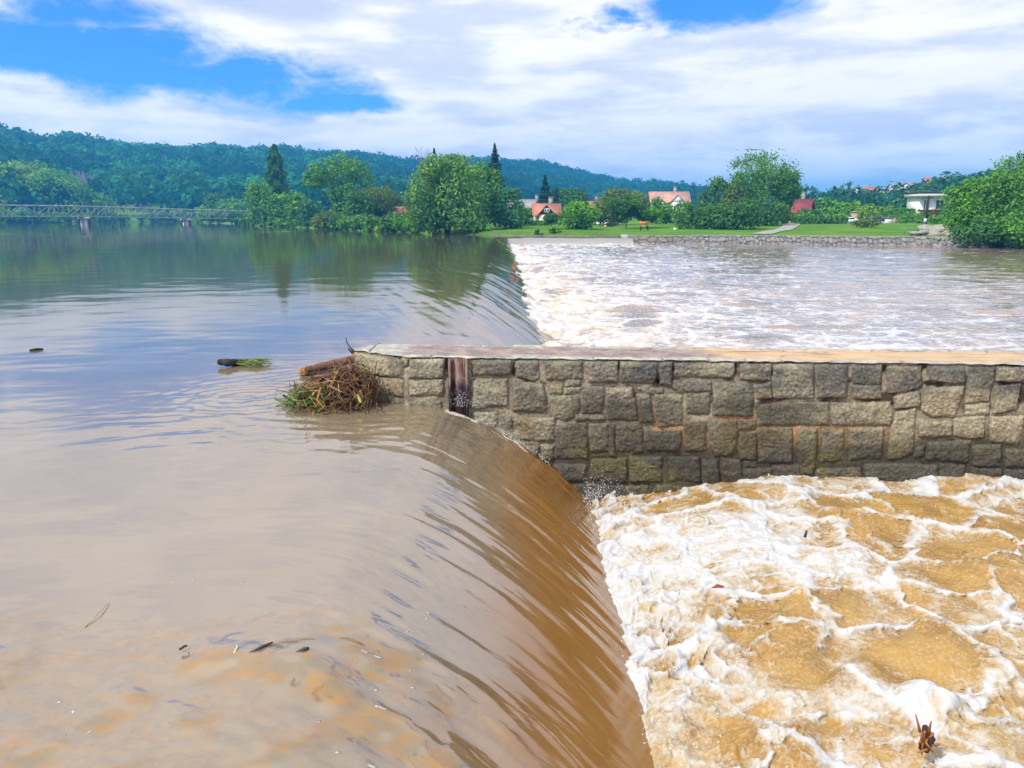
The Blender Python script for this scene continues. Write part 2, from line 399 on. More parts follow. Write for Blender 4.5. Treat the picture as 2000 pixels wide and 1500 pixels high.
def water_material(name, rough):
    m, t, b = mat(name, rough=rough, ior=3.2, spec=.5)
    b.inputs['Specular Tint'].default_value = (.99, .92, .82, 1)
    v = t.coord('Object'); foam = t.attr('foam'); boil_ = t.attr('boil'); fallv = t.attr('fall'); far = t.attr('far')
    n1 = t.noise(v, .9, 4, .6); n2 = t.noise(t.mapping(v, scale=(1, 2.2, 1)), 7, 5, .65)
    base = t.mix(t.range(n1, .3, .7), (.160, .124, .080, 1), (.205, .163, .108, 1))
    base = t.mix(fallv, base, (.240, .108, .020, 1))
    base = t.mix(t.math('MULTIPLY', boil_, t.range(n2, .35, .7)), base, (.30, .150, .026, 1))
    base = t.mix(far, base, (.075, .078, .045, 1))
    fn = t.noise(v, 38, 4, .7)
    fm = t.range(t.math('ADD', foam, t.math('MULTIPLY', t.math('SUBTRACT', fn, .5), .7)), .42, .72)
    t.put(b.inputs['Base Color'], t.mix(fm, base, (.50, .48, .43, 1)))
    t.put(b.inputs['Roughness'], t.range(fm, 0, 1, rough, .75))
    t.put(b.inputs['Specular IOR Level'], t.math('ADD', t.range(t.math('MAXIMUM', fallv, t.math('MULTIPLY', boil_, .95)), 0, 1, .45, .17), t.math('MULTIPLY', far, .50)))
    # capillary ripples, drawn out along X where the water is fast
    r1 = t.noise(t.mapping(v, scale=(1, 2.6, 1)), 9, 4, .6); r2 = t.noise(t.mapping(v, scale=(.45, 3.4, 1)), 13, 4, .62)
    far_r = t.noise(t.mapping(v, scale=(.6, 1.5, 1)), 1.6, 4, .6)
    hgt = t.math('ADD', t.math('MULTIPLY', r1, .0006), t.math('MULTIPLY', t.math('MULTIPLY', r2, fallv), .0012))
    hgt = t.math('ADD', t.math('MULTIPLY', hgt, t.range(far, 0, 1, 1, .35)), t.math('MULTIPLY', t.math('MULTIPLY', far_r, far), .0025))
    hgt = t.math('ADD', hgt, t.math('MULTIPLY', t.math('MULTIPLY', fn, fm), .012))
    t.put(b.inputs['Normal'], t.bump(hgt, 1.0, 1.0))
    return m
M_UP = water_material('muddy_water', .02)
upper = grid_mesh('water', V, M_UP, keep=keep, fl=dict(foam=foam_u, boil=boil, fall=np.clip(np.where(near_side, fcol, .35*far_acc*(Yg < 58)), 0, 1), far=zone))
tag(upper, 'brown flood water gliding to the weir and bending over its crest', 'water', kind='structure')

# ---- stilling pool below the sluice
xp = axis((.25, 5.6, .0125, 1.0), (5.6, 13, .03, 1.05)); yp = np.concatenate((-axis((0, 4, .03, 1.08))[::-1][:-1]+2.6, axis((2.6, 7.0, .0125, 1.0), (7.0, 7.3, .05, 1.0))))
Xp, Yp = np.meshgrid(xp, yp)
def blobs(lst, X, Y, z):
    out = np.zeros_like(X)
    for (px, py, rx, ry, a, rot) in lst:
        c = W(px, py, z); ex = W(px+rx, py, z)-c; ey = W(px, py-ry, z)-c
        # photo ellipse laid on the water plane
        A = np.array(((ex[0], ey[0]), (ex[1], ey[1]))); Ai = np.linalg.inv(A)
        u = Ai[0, 0]*(X-c[0])+Ai[0, 1]*(Y-c[1]); v = Ai[1, 0]*(X-c[0])+Ai[1, 1]*(Y-c[1])
        cr, sr = math.cos(R(rot)), math.sin(R(rot)); r = rx/ry
        uu = (u*r*cr+v*sr)/r; vv = (-u*r*sr+v*cr)
        out += a*np.exp(-(uu*uu+vv*vv)**1.5)
    return out
WHITE = [(1260, 1035, 110, 60, .9, 0), (1400, 1040, 170, 55, 1.0, 0), (1520, 1010, 110, 60, .9, 0), (1470, 1090, 200, 55, .95, 0), (1220, 1130, 90, 70, .75, 0), (1330, 1150, 110, 55, .8, 0), (1200, 1060, 50, 60, .8, 0),
         (1600, 1120, 110, 34, .9, 0), (1720, 1130, 110, 34, .8, -12), (1850, 1190, 150, 30, .7, -22), (1960, 1215, 80, 40, .7, -10), (1370, 1230, 60, 90, .7, 30), (1440, 1290, 150, 30, .9, -38), (1560, 1345, 110, 26, .8, -15), (1250, 1240, 60, 50, .65, 0),
         (1330, 1330, 90, 70, .6, 0), (1300, 1420, 80, 90, .6, 0), (1760, 1375, 200, 36, .75, 4), (1800, 1450, 220, 60, .8, 0), (1950, 1440, 90, 70, .6, 0), (1690, 1240, 40, 90, .7, 0), (1660, 1310, 40, 60, .6, 0),
         (1720, 965, 110, 26, .8, 0), (1880, 955, 130, 26, .9, 0), (1960, 985, 90, 26, .6, 0), (1590, 955, 100, 20, .6, 0), (1660, 970, 26, 60, .5, 30), (1880, 1050, 140, 13, .7, -10), (1760, 1060, 90, 16, .7, 12), (1560, 1410, 120, 16, .6, 8), (1900, 1340, 90, 40, .4, 0), (1960, 1300, 90, 30, .4, 0), (1480, 960, 60, 22, .5, 0), (1180, 1180, 40, 110, .7, 0), (1240, 1330, 36, 110, .6, 0)]
BROWN = [(1670, 1030, 62, 66, 1.2, 0), (1450, 985, 60, 26, .9, 12), (1560, 985, 60, 26, .8, 0), (1790, 1010, 70, 34, 1.1, -12), (1860, 1010, 60, 26, .7, 0), (1960, 1050, 80, 40, 1.0, 0), (1850, 1095, 100, 36, .9, -5), (1970, 1130, 90, 60, .9, 0), (1770, 1150, 70, 36, .8, -20), (1900, 1150, 90, 40, .8, 0),
         (1430, 1190, 55, 30, .9, 0), (1540, 1240, 95, 60, 1.2, 0), (1600, 1170, 60, 26, .5, 0), (1640, 1200, 40, 30, .6, 0), (1820, 1260, 60, 45, 1.0, 0), (1900, 1280, 60, 50, .8, 0), (1730, 1290, 60, 45, .8, 0), (1680, 1335, 60, 30, .8, 0), (1350, 1235, 55, 26, .8, 20), (1480, 1320, 40, 20, .3, 0),
         (1560, 1360, 130, 30, .8, 5), (1550, 1450, 90, 40, 1.1, 0), (1460, 1430, 50, 60, .6, 0), (1720, 1420, 110, 20, .4, 0), (1950, 1340, 50, 50, .6, 0), (1185, 1165, 14, 14, .8, 0), (1290, 1205, 45, 20, .6, 0), (1290, 1250, 40, 20, .6, 0), (1330, 1390, 30, 20, .7, 0), (1900, 1380, 40, 18, .5, 0), (1290, 1470, 40, 30, .5, 0)]
sxw = Xp+.16*fbm(Xp*1.4, Yp*1.4, 201, 3); syw = Yp+.16*fbm(Xp*1.4+7, Yp*1.4, 203, 3)
wh = blobs(WHITE, sxw, syw, -.72); br = blobs(BROWN, sxw, syw, -.72)
outf = ss(.0, .6, Xp-(.69*np.maximum(Yp, 2.2)+.05)); lowf = fbm(Xp*.55+.3*fbm(Xp, Yp, 198, 2), Yp*.8, 199, 4, .6)
wh = wh+outf*ss(-.1, .35, lowf)*.9; br = br+outf*ss(.1, -.3, lowf)*1.1
x2 = Xp+.34*fbm(Xp*1.3, Yp*1.3, 205, 5, .6); y2 = Yp+.34*fbm(Xp*1.1+5, Yp*1.1+3, 207, 4)
f1, f2, _ = worley(x2*1.55, y2*1.9, 211); e1 = f2-f1
x3 = Xp+.16*fbm(Xp*3, Yp*3, 213, 4, .6); y3 = Yp+.16*fbm(Xp*3+5, Yp*3+3, 215, 3)
g1, g2, _ = worley(x3*4.2, y3*5.0, 217); e2 = g2-g1
q1, q2, _ = worley(x3*11+fbm(Xp*9, Yp*9, 218, 2)*.6, y3*12, 219); e3 = q2-q1
q1, q2, _ = worley(x3*24+fbm(Xp*14, Yp*14, 216, 2)*.8, y3*27, 220); e4 = q2-q1
net0 = fbm(Xp*9, Yp*9, 228, 3)
e1 = e1+.05*net0; e2 = e2+.07*net0
net = 1.05*np.exp(-(e1/.105)**2)*(1-.75*outf)*ss(-.62, -.05, fbm(Xp*.9, Yp*1.2, 222, 3))+.66*np.exp(-(e2/.11)**2)*ss(-.25, .35, fbm(Xp*1.3, Yp*1.3, 221, 2))+.40*np.exp(-(e3/.15)**2)*ss(-.25, .3, fbm(Xp*1.8, Yp*1.8, 223, 2))+.22*np.exp(-(e4/.2)**2)*ss(-.3, .3, fbm(Xp*2.4, Yp*2.4, 224, 2))
lump0 = fbm(Xp*5, Yp*5, 226, 3)
toe = .68+.05*fbm(Yp*3, Yp*0+.5, 225, 3)
dtoe = Xp-toe
near_toe = np.exp(-np.maximum(dtoe, 0)/.34)
lace = fbm(Xp*3.6+.3*lump0, Yp*4.4, 227, 6, .68)
foam = .20+.30*wh-.32*br*(1-.6*ss(.35, .9, wh))+.84*net+.30*near_toe+.80*lace
foam = np.clip(foam, 0, 1.4)
fm = ss(.42, .88, foam)
dome = np.clip(br-.4*wh, 0, 1.3)
zb = lerp(-.97, -.76, ss(.6, 1.9, Xp))+.02*ss(5.6, 6.7, Yp)*ss(1.2, 2.6, Xp)
zz = zb+.085*dome+.05*fbm(Xp*1.5, Yp*1.9, 231, 3)+.055*np.clip(wh, 0, 1.2)
lump = fbm(x3*4.5, y3*5.5, 233, 3); bub = 1-np.abs(perlin(Xp*13+lump, Yp*15, 235)); bub2 = 1-np.abs(perlin(Xp*29+lump, Yp*31, 237))
vio = np.exp(-((dtoe-.25)/.45)**2)
zz += fm*(.026*lump+.011*bub**2+.004*bub2**2)+.026*ss(.25, .8, net)*(1-.3*fm)
zz += vio*(.075*fbm(Xp*3.5, Yp*3.2, 239, 4, .6)+.05*ridged(Xp*3, Yp*3, 241, 3)+.035*bub*fm)
zz += (1-fm)*(.006*fbm(Xp*9, Yp*14, 243, 3)+.010*ridged(Xp*2.6+.6*Yp, Yp*5, 245, 2))
# the surge piled against the stone wall
for (px, py, rx, hgt) in ((1262, 985, .20, .10), (1360, 1000, .2, .03), (1430, 975, .22, .13), (1545, 955, .36, .19), (1700, 950, .4, .17), (1880, 940, .45, .22), (2050, 950, .6, .16)):
    c = W(px, py+28, -.72); zz += .42*hgt*np.exp(-(((Xp-c[0])/rx)**2+((Yp-wall_y(c[0]))/.42)**2)**1.2)
for (px, py, r_, hgt) in ((1385, 1205, .12, .13), (1375, 1260, .10, .12), (1560, 1180, .08, .08), (1800, 1385, .16, .10), (1640, 1110, .22, .08), (1300, 1290, .10, .10), (1205, 1280, .08, .09), (1860, 1420, .2, .10)):
    c = W(px, py, -.72); dd = np.hypot(Xp-c[0], (Yp-c[1]))/r_
    zz += hgt*np.exp(-dd**1.4)*(.75+.6*fbm(Xp*7, Yp*7, 251, 3))
zz -= .05*np.exp(-((dtoe+.03)/.09)**2)
# horizontal push so that crests overhang and lobes break up the outline
hx = .030*fm*perlin(Xp*8, Yp*8, 261)+.02*vio*perlin(Xp*6, Yp*6, 263); hy = -.035*fm*bub*.6+.02*fm*perlin(Xp*9+4, Yp*9, 265)
Vp = np.stack((Xp+hx, Yp+hy, zz), -1)
foamc = foam

def foam_material(name, brown, brown2, white, tint, fscale, rough=.09, ior=1.4, bmp=.010, far_white=False):
    m, t, b = mat(name, rough=rough, ior=ior)
    v = t.coord('Object'); f = t.attr('foam'); dom = t.attr('dome'); vi = t.attr('vio')
    n1 = t.noise(v, fscale, 6, .72); n2 = t.noise(v, fscale*.22, 4, .6); n3 = t.noise(v, fscale*3.1, 3, .7)
    fz = t.math('ADD', f, t.math('ADD', t.math('MULTIPLY', t.math('SUBTRACT', n1, .5), 1.1), t.math('MULTIPLY', t.math('SUBTRACT', n3, .5), .65)))
    fm_ = t.range(fz, .20, .95); core = t.range(fz, .62, 1.30)
    mud = t.mix(t.range(n2, .3, .7), brown, brown2)
    mud = t.mix(t.math('MULTIPLY', t.range(n3, .42, .68), .55), mud, tint)
    thin = t.mix(t.math('MULTIPLY', vi, t.range(n2, .4, .62)), white, tint)
    c = t.mix(fm_, mud, t.mix(core, t.mix(t.math('MULTIPLY', vi, .7) if far_white else .45, thin, tint), white))
    t.put(b.inputs['Base Color'], c)
    t.put(b.inputs['Roughness'], t.range(fm_, 0, .8, rough, .7))
    r1 = t.noise(t.mapping(v, scale=(1, 1.8, 1)), fscale*.9, 5, .66)
    hgt = t.math('ADD', t.math('MULTIPLY', r1, bmp), t.math('MULTIPLY', t.math('MULTIPLY', n3, fm_), .006))
    t.put(b.inputs['Normal'], t.bump(hgt, .9, 1.0))
    return m
M_POOL = foam_material('churning_water', (.235, .118, .020, 1), (.36, .205, .044, 1), (.47, .47, .475, 1), (.42, .33, .17, 1), 16, .07, 1.5, .015)
kp = (Yp < wall_y(Xp)+.08) & (Xp > .3)
keep = kp[:-1, :-1] & kp[1:, 1:]
pool = grid_mesh('water', Vp, M_POOL, keep=keep, fl=dict(foam=foamc, dome=dome, vio=np.clip(near_toe+.6*np.exp(-(((Yp-3.4)/.7)**2))*ss(1.5, 2.5, Xp), 0, 1)))
tag(pool, 'white and amber churning water below the sluice in front of the stone wall', 'water', kind='structure')

# ---- wide river below the main weir
xl = axis((-.2, 7, .042, 1.0), (7, 60, .06, 1.022), (60, 190, 1.5, 1.06)); yl = axis((7.3, 9.5, .12, 1.0), (9.5, 24, .045, 1.0), (24, 75, .07, 1.016))
Xl, Yl = np.meshgrid(xl, yl)
tx = toe_x(Yl); d1 = np.minimum(Xl-tx, 999); d2 = np.where(Xl < 10, (YFAR-2.0)-Yl, 99)
dt = np.minimum(d1, np.where(d2 > -1.2, np.maximum(d2, -.2), 99)); dt = np.where(Yl > 40, dt, d1)
wl_ = Xl+.6*fbm(Xl*.3, Yl*.3, 301, 3); wm_ = Yl+.6*fbm(Xl*.3+4, Yl*.3, 303, 3)
near = np.exp(-np.maximum(dt, 0)/2.2); mid = np.exp(-np.maximum(dt, 0)/9.0)
a1 = fbm(wl_*.9, wm_*.75, 311, 4, .55); a2 = ridged(wl_*.42+.2*wm_, wm_*.8, 313, 3); a3 = fbm(Xl*.28, Yl*.95, 315, 3)
zl = -.50-.10*np.exp(-((dt-.2)/.7)**2)+near*(.15*a1+.10*a2-.05)+mid*.06*a2+.06*a3+.045*fbm(wl_*.55, wm_*2.0, 317, 4, .6)
bb = 1-np.abs(perlin(Xl*4.5+a1, Yl*4.5, 319)); zl += near*(.05*bb+.03*perlin(Xl*9, Yl*9, 321))
f1, f2, _ = worley(wl_*.55, wm_*.85, 323); e1 = f2-f1
f1, f2, _ = worley(wl_*1.5+.4*a1, wm_*2.4, 325); e2 = f2-f1
band = ss(-.15, .35, fbm(Xl*.07, Yl*.11, 327, 3))
side = np.exp(-np.maximum(Yl-9.0, 0)/3.5)*ss(2, 5, Xl)
fl_ = .15+.24*near+.36*mid+.30*side+(.55*np.exp(-(e1/.10)**2)*(.35+.65*band)+.42*np.exp(-(e2/.14)**2))*(.40+.60*mid)+.30*a1*(.4+mid)+.14*fbm(Xl*2.5, Yl*4, 329, 3)
fl_ += .22*ss(.1, .5, fbm(Xl*.35, Yl*1.6, 331, 4))
brn = ss(.20, .48, fbm(wl_*.55, wm_*.8, 333, 2))*ss(.25, .75, mid)*(1-.3*near)
fl_ -= .62*brn
zl += .06*brn
zl += .03*ss(.5, 1, fl_)*bb
Vl = np.stack((Xl+.05*near*perlin(Xl*3, Yl*3, 335), Yl, zl), -1)
M_LOW = foam_material('rough_river_water', (.066, .068, .080, 1), (.24, .135, .055, 1), (.43, .455, .53, 1), (.42, .34, .21, 1), 5.0, .05, 2.8, .008, True)
kl = (Xl > tx-.35) & (Yl > wall_y(Xl)+.4)
keep = kl[:-1, :-1] & kl[1:, 1:]
low = grid_mesh('water', Vl, M_LOW, keep=keep, fl=dict(foam=fl_, dome=brn, vio=np.clip(near*1.2, 0, 1)))
tag(low, 'choppy foam streaked river below the long weir', 'water', kind='structure')
# ------------------------------------------------------------------ the stone wall beside the sluice
TOPZ = .468
NOSE = np.array((-1.55, 7.38)); CORN = WALL_A; END = np.array((12.5, wall_y(12.5)))
LN = float(np.linalg.norm(CORN-NOSE)); LF = float(np.linalg.norm(END-CORN))
def px_wall(px, py):
    """photo point on the wall face -> (u along the face, z)"""
    u, dy, dz = ray(px, py)
    a, b = (NOSE, CORN) if px < 788 else (CORN, END)
    d = (b-a)/np.linalg.norm(b-a)
    # t*(u,dy) = a + s*d
    det = u*(-d[1])+d[0]*dy
    tt = (a[0]*(-d[1])+d[0]*a[1])/det; s = (u*a[1]-dy*a[0])/-det if False else ((tt*u-a[0])*d[0]+(tt*dy-a[1])*d[1])
    return (s+(LN if px >= 788 else 0), CAMZ+dz*tt)
Z1 = [[(40,120),(365,185),(365,330),(45,285)],[(375,190),(485,200),(485,345),(375,335)],[(165,330),(488,365),(488,505),(300,488),(170,495)],[(60,300),(150,325),(150,470),(90,430)],[(200,505),(300,500),(485,520),(480,600),(380,575),(260,545)],
 [(535,185),(830,180),(825,330),(700,345),(640,330),(530,340)],[(530,360),(815,360),(815,490),(530,490)],[(530,545),(800,545),(800,700),(530,700)],[(1065,185),(1400,180),(1400,300),(1300,325),(1200,310),(1070,325)],[(1065,370),(1370,355),(1370,585),(1280,580),(1150,600),(1060,600)],
 [(1070,640),(1280,640),(1280,780),(1070,780)],[(1310,660),(1410,680),(1420,850),(1310,850)],[(1440,190),(1630,190),(1640,350),(1600,370),(1450,330)],[(1430,420),(1680,400),(1700,500),(1700,620),(1660,635),(1430,630),(1410,600)],[(1690,195),(2010,200),(2010,340),(1870,345),(1720,355)],
 [(1720,410),(1840,400),(1840,480),(1740,480)],[(1740,520),(1900,500),(1990,490),(1990,600),(1940,680),(1880,705),(1760,680)],[(1425,700),(1770,690),(1770,880),(1440,880)],[(1530,930),(1640,930),(1640,1060),(1540,1060)],[(1665,920),(1770,920),(1770,1040),(1670,1050)],[(1440,930),(1515,930),(1515,1060),(1440,1060)],
 [(1075,800),(1290,800),(1290,930),(1075,930)],[(1310,870),(1420,870),(1420,1060),(1310,1060)],[(1500,1085),(1690,1085),(1690,1230),(1500,1230)],[(1540,1255),(1860,1250),(1860,1430),(1540,1430)]]
Z2 = [[(-85,660),(200,640),(205,950),(-85,970)],[(-85,1010),(195,1010),(195,1140),(-50,1150)],[(90,1190),(390,1190),(400,1360),(90,1360)],[(20,265),(150,255),(150,330),(20,330)],[(10,345),(150,345),(150,395),(20,400)],[(180,110),(475,110),(470,285),(230,295),(205,200)],[(495,115),(815,115),(815,220),(780,300),(500,290)],
 [(840,115),(945,115),(935,330),(840,310)],[(970,130),(1490,125),(1470,250),(1250,250),(970,235)],[(1545,140),(1800,140),(1795,280),(1535,265)],[(1820,140),(2165,140),(2160,430),(1820,430)],[(170,330),(350,340),(350,420),(325,560),(170,560)],[(110,580),(360,580),(360,620),(110,625)],[(385,345),(600,345),(590,430),(385,430)],[(385,440),(625,440),(640,620),(385,615)],
 [(640,345),(860,345),(860,385),(720,395)],[(640,400),(740,400),(790,640),(670,640)],[(790,400),(1030,400),(1035,660),(840,680),(800,560)],[(960,285),(1280,285),(1280,370),(990,375),(950,350)],[(1075,395),(1270,385),(1265,570),(1075,570)],[(1310,300),(1640,310),(1650,420),(1640,585),(1310,580)],[(1665,330),(1800,300),(1800,430),(1680,430)],[(1675,490),(2305,470),(2305,660),(1690,665)],
 [(240,660),(385,660),(390,890),(240,900)],[(402,660),(448,660),(440,930),(402,930)],[(465,640),(660,640),(690,740),(685,910),(455,890)],[(740,720),(1025,720),(1020,830),(980,890),(730,880),(715,800)],[(1055,640),(1235,640),(1240,890),(1060,890)],[(1270,625),(1500,620),(1510,700),(1490,880),(1420,930),(1320,930),(1270,830)],[(1530,620),(1670,620),(1670,700),(1530,700)],[(1530,730),(1670,730),(1670,960),(1530,960)],[(1690,700),(1980,690),(1980,990),(1700,985)],
 [(250,960),(545,960),(545,1150),(400,1150),(240,1130)],[(580,945),(850,945),(850,1150),(580,1150)],[(910,950),(1180,945),(1190,1160),(930,1150)],[(1210,970),(1340,970),(1350,1170),(1210,1170)],[(1375,960),(1530,970),(1560,1150),(1380,1180)],[(1560,980),(1670,980),(1680,1030),(1570,1030)],[(1570,1045),(1815,1045),(1815,1150),(1570,1150)],[(1825,1020),(2060,1010),(2060,1130),(1830,1130)],[(450,1200),(730,1195),(740,1400),(450,1400)],[(800,1190),(930,1190),(980,1290),(800,1400)],[(950,1200),(1080,1220),(1080,1320),(1000,1310)],[(1090,1205),(1340,1200),(1340,1290),(1100,1290)],[(1100,1305),(1330,1300),(1300,1420),(1130,1420)],[(1370,1185),(1700,1165),(1700,1320),(1370,1320)]]
Z3 = [[(200,130),(470,140),(455,300),(440,420),(200,420)],[(515,150),(755,150),(750,310),(510,310)],[(500,325),(755,320),(755,435),(520,430)],[(820,160),(1110,160),(1105,340),(960,375),(825,380)],[(1165,160),(1480,165),(1480,290),(1390,305),(1190,270)],[(1530,160),(1745,165),(1720,300),(1690,450),(1490,480)],[(1770,165),(2100,165),(2100,270),(1880,290),(1750,280)],[(1110,360),(1480,330),(1460,400),(1390,590),(1190,590),(1120,540)],[(330,480),(830,470),(850,560),(840,660),(340,660)],[(870,420),(1090,370),(1090,500),(880,520)],
 [(890,560),(1060,520),(1040,620),(1035,900),(920,950),(815,960),(850,700)],[(1090,640),(1360,635),(1360,750),(1230,770),(1090,760)],[(1385,610),(1660,590),(1640,770),(1510,780),(1385,750)],[(1500,490),(1700,470),(1690,570),(1500,580)],[(1740,340),(1970,310),(1920,520),(1740,560)],[(1710,600),(1995,585),(1990,720),(1940,840),(1705,800)],[(60,690),(200,700),(190,1000),(160,1090),(30,1100)],[(250,700),(350,730),(430,710),(430,970),(240,980)],[(475,700),(770,690),(760,960),(480,970)],[(1170,820),(1530,800),(1510,990),(1150,960)],[(1060,860),(1130,850),(1120,940),(1050,950)],[(1560,840),(1800,840),(1790,1020),(1560,1020)],[(1840,880),(2100,880),(2100,1020),(1840,1020)],
 [(200,1050),(580,1040),(600,1200),(200,1230)],[(620,1010),(900,1000),(1240,1020),(1240,1170),(880,1200),(620,1230)],[(1270,1000),(1480,1020),(1480,1170),(1270,1180)],[(1550,1040),(1800,1050),(1800,1170),(1550,1170)],[(1830,1060),(2100,1060),(2100,1170),(1830,1170)],[(0,1140),(150,1140),(150,1260),(0,1260)],[(2020,320),(2140,320),(2140,560),(2010,560)],[(2020,600),(2140,600),(2140,850),(2010,850)]]
polys = []
for Zs, ox, oy, sc in ((Z1, 680, 660, 4.411), (Z2, 1100, 680, 4.4444), (Z3, 1550, 680, 4.4444)):
    for q in Zs:
        mx = sum(a for a, b in q)/len(q)/sc+ox
        pts = []
        for a, b in q:
            px, py = a/sc+ox, b/sc+oy
            if mx < 788: px = min(px, 787.5)
            else: px = max(px, 789)
            pts.append(px_wall(px, py))
        polys.append(pts)
# below the waterline and beyond the right-hand edge the courses go on in the same way
rs = random.Random(3)
umax = max(p[0] for q in polys for p in q)
def course(u0, u1, z0, z1):
    u = u0
    while u < u1:
        wd = rs.uniform(.22, .46)
        j = lambda: rs.uniform(-.014, .014)
        polys.append([(u+j(), z0+j()), (u+wd-.035+j(), z0+j()), (u+wd-.035+j(), z1+j()), (u+j(), z1+j())]); u += wd
for zt, zb_ in ((.43, .20), (.16, -.06), (-.10, -.36), (-.40, -.62), (-.66, -.9)): course(umax+.03, LN+LF, zb_, zt)
course(LN+1.1, umax, -1.02, -.80); course(0, LN+1.0, -.38, -.16); course(0, LN+1.0, -.66, -.42)

us = np.concatenate((np.linspace(0, LN-.012, 84), axis((LN, LN+5.75, .0078, 1.0), (LN+5.75, LN+LF, .018, 1.0))))
zs = np.concatenate((np.arange(-1.3, -.92, .03), np.arange(-.92, TOPZ-.004, .0078), [TOPZ-.002]))
Ug, Zg = np.meshgrid(us, zs)
uu = Ug+.012*fbm(Ug*9, Zg*9, 401, 3)+.004*fbm(Ug*38, Zg*38, 403, 2); zq = Zg+.012*fbm(Ug*9+5, Zg*9, 405, 3)+.004*fbm(Ug*38, Zg*38+9, 407, 2)
sd_ = np.full(Ug.shape, .2); sid = np.zeros(Ug.shape); tilt = np.zeros(Ug.shape)
for k, q in enumerate(polys):
    us_ = [p[0] for p in q]; zs_ = [p[1] for p in q]
    i0, i1 = np.searchsorted(us, (min(us_)-.15, max(us_)+.15)); j0, j1 = np.searchsorted(zs, (min(zs_)-.15, max(zs_)+.15))
    if i1 <= i0 or j1 <= j0: continue
    s = (slice(j0, j1), slice(i0, i1))
    d = poly_sdf(uu[s], zq[s], q)
    rr = random.Random(k)
    m = d < sd_[s]; sd_[s] = np.where(m, d, sd_[s]); sid[s] = np.where(m & (d < .03), rr.random(), sid[s])
    tilt[s] = np.where(m, (rr.uniform(-.05, .05))*(Ug[s]-np.mean(us_))+rr.uniform(-.05, .05)*(Zg[s]-np.mean(zs_))+rr.uniform(-.008, .008), tilt[s])
inn = -sd_
inn = inn+.007
stone = ss(-.004, .006, inn)
prof = .019*(1-np.exp(-np.maximum(inn, 0)/.016))
rough_ = .014*fbm(Ug*9, Zg*11, 411, 4, .6)+.011*fbm(Ug*30, Zg*38, 413, 3, .65)+.010*ridged(Ug*5, Zg*7, 415, 2)
disp = stone*(prof+rough_+tilt)+(1-stone)*(.007*fbm(Ug*14, Zg*14, 417, 4)-.002)
hole = (1-stone)*ss(.12, .4, fbm(Ug*5, Zg*6, 419, 3)+.22*ss(.12, .40, Zg)-.20)*ss(-.05, .15, Zg)
joint = (1-stone)*ss(.018, .004, np.abs(sd_-.004))
disp -= .035*hole+.010*joint*ss(-.1, .5, fbm(Ug*7, Zg*7, 421, 2))
wet = ss(-.14, -.42, Zg+.07*fbm(Ug*2.2, Zg*2, 423, 3)-.10*ss(LN+3.2, LN+5.2, Ug)+.16*ss(LN+2.2, LN+.9, Ug))
# colours of the stone itself: granite greys, lichen, mud left by the flood, algae near the waterline
gran = mixc(mixc((.165, .148, .108), (.325, .290, .205), ss(.2, .8, sid)), (.235, .175, .095), ss(.72, .95, sid)*.8)
speck = fbm(Ug*42, Zg*42, 425, 2)
gran = gran*(1+.60*speck[..., None])*(1+.45*fbm(Ug*3.5, Zg*5, 427, 3)[..., None])
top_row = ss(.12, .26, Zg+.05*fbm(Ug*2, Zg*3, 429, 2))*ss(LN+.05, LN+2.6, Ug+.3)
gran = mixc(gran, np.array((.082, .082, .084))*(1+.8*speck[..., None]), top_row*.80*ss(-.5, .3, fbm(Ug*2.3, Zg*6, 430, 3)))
lich = ss(-.1, .45, fbm(Ug*2.1, Zg*2.6, 431, 4))*ss(-.45, -.2, Zg)*(1-.6*top_row)
gran = mixc(gran, (.40, .365, .235), lich*.60)
ochre = ss(.05, .5, fbm(Ug*2.6, Zg*1.5, 433, 4))*ss(.18, -.1, Zg)*ss(LN+4.9, LN+3.9, Ug)
gran = mixc(gran, np.array((.19, .125, .045))*(1+.6*speck[..., None]), ochre*.62)
pale = ss(LN+3.8, LN+4.3, Ug)*ss(-.42, -.30, Zg)*ss(.28, .12, Zg)
gran = mixc(gran, np.array((.40, .345, .225))*(1+.35*speck[..., None]), pale*.6)
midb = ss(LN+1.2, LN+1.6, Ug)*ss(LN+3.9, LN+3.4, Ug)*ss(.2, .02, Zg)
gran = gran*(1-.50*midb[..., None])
mort = mixc((.23, .19, .13), (.36, .30, .21), ss(-.3, .3, fbm(Ug*4, Zg*4, 435, 3)))
mort = mixc(mort, (.40, .36, .24), ss(.1, .35, fbm(Ug*3, Zg*4, 436, 3))*ss(.2, .05, np.abs(Zg-.1)))
sandm = ss(LN+2.0, LN+2.3, Ug)*ss(LN+4.6, LN+4.2, Ug)*ss(.06, -.04, Zg)*ss(-.46, -.36, Zg)*ss(-.15, .1, fbm(Ug*2.2, Zg*1.2, 437, 2)+.08)
mort = mixc(mort, (.43, .25, .115), sandm*.9)
redm = ss(.0, .16, Zg+.05)*ss(-.05, .3, fbm(Ug*3.2, Zg*4, 439, 3))*ss(LN+1.6, LN+2.1, Ug)
mort = mixc(mort, (.035, .012, .009), np.clip(redm*.9, 0, 1)); mort = mixc(mort, (.012, .008, .007), np.clip(hole*.75, 0, 1))
mort = mixc(mort, (.05, .045, .035), joint*.5)
yel = ss(LN-.15, LN-.4, Ug)*ss(.10, .0, np.abs(Zg-.14)-.03); mort = mixc(mort, (.34, .27, .05), np.clip(yel, 0, 1)*.9)
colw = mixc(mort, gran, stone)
drip = ss(.15, .5, fbm(Ug*9, Zg*.8, 441, 3))*ss(LN+1.8, LN+2.4, Ug)*ss(.34, .05, Zg)*ss(-.2, .0, Zg)
colw = mixc(colw, colw*np.array((.42, .32, .27)), drip*.45)
algae = ss(.05, .35, fbm(Ug*1.5, Zg*3, 443, 3)+.1)
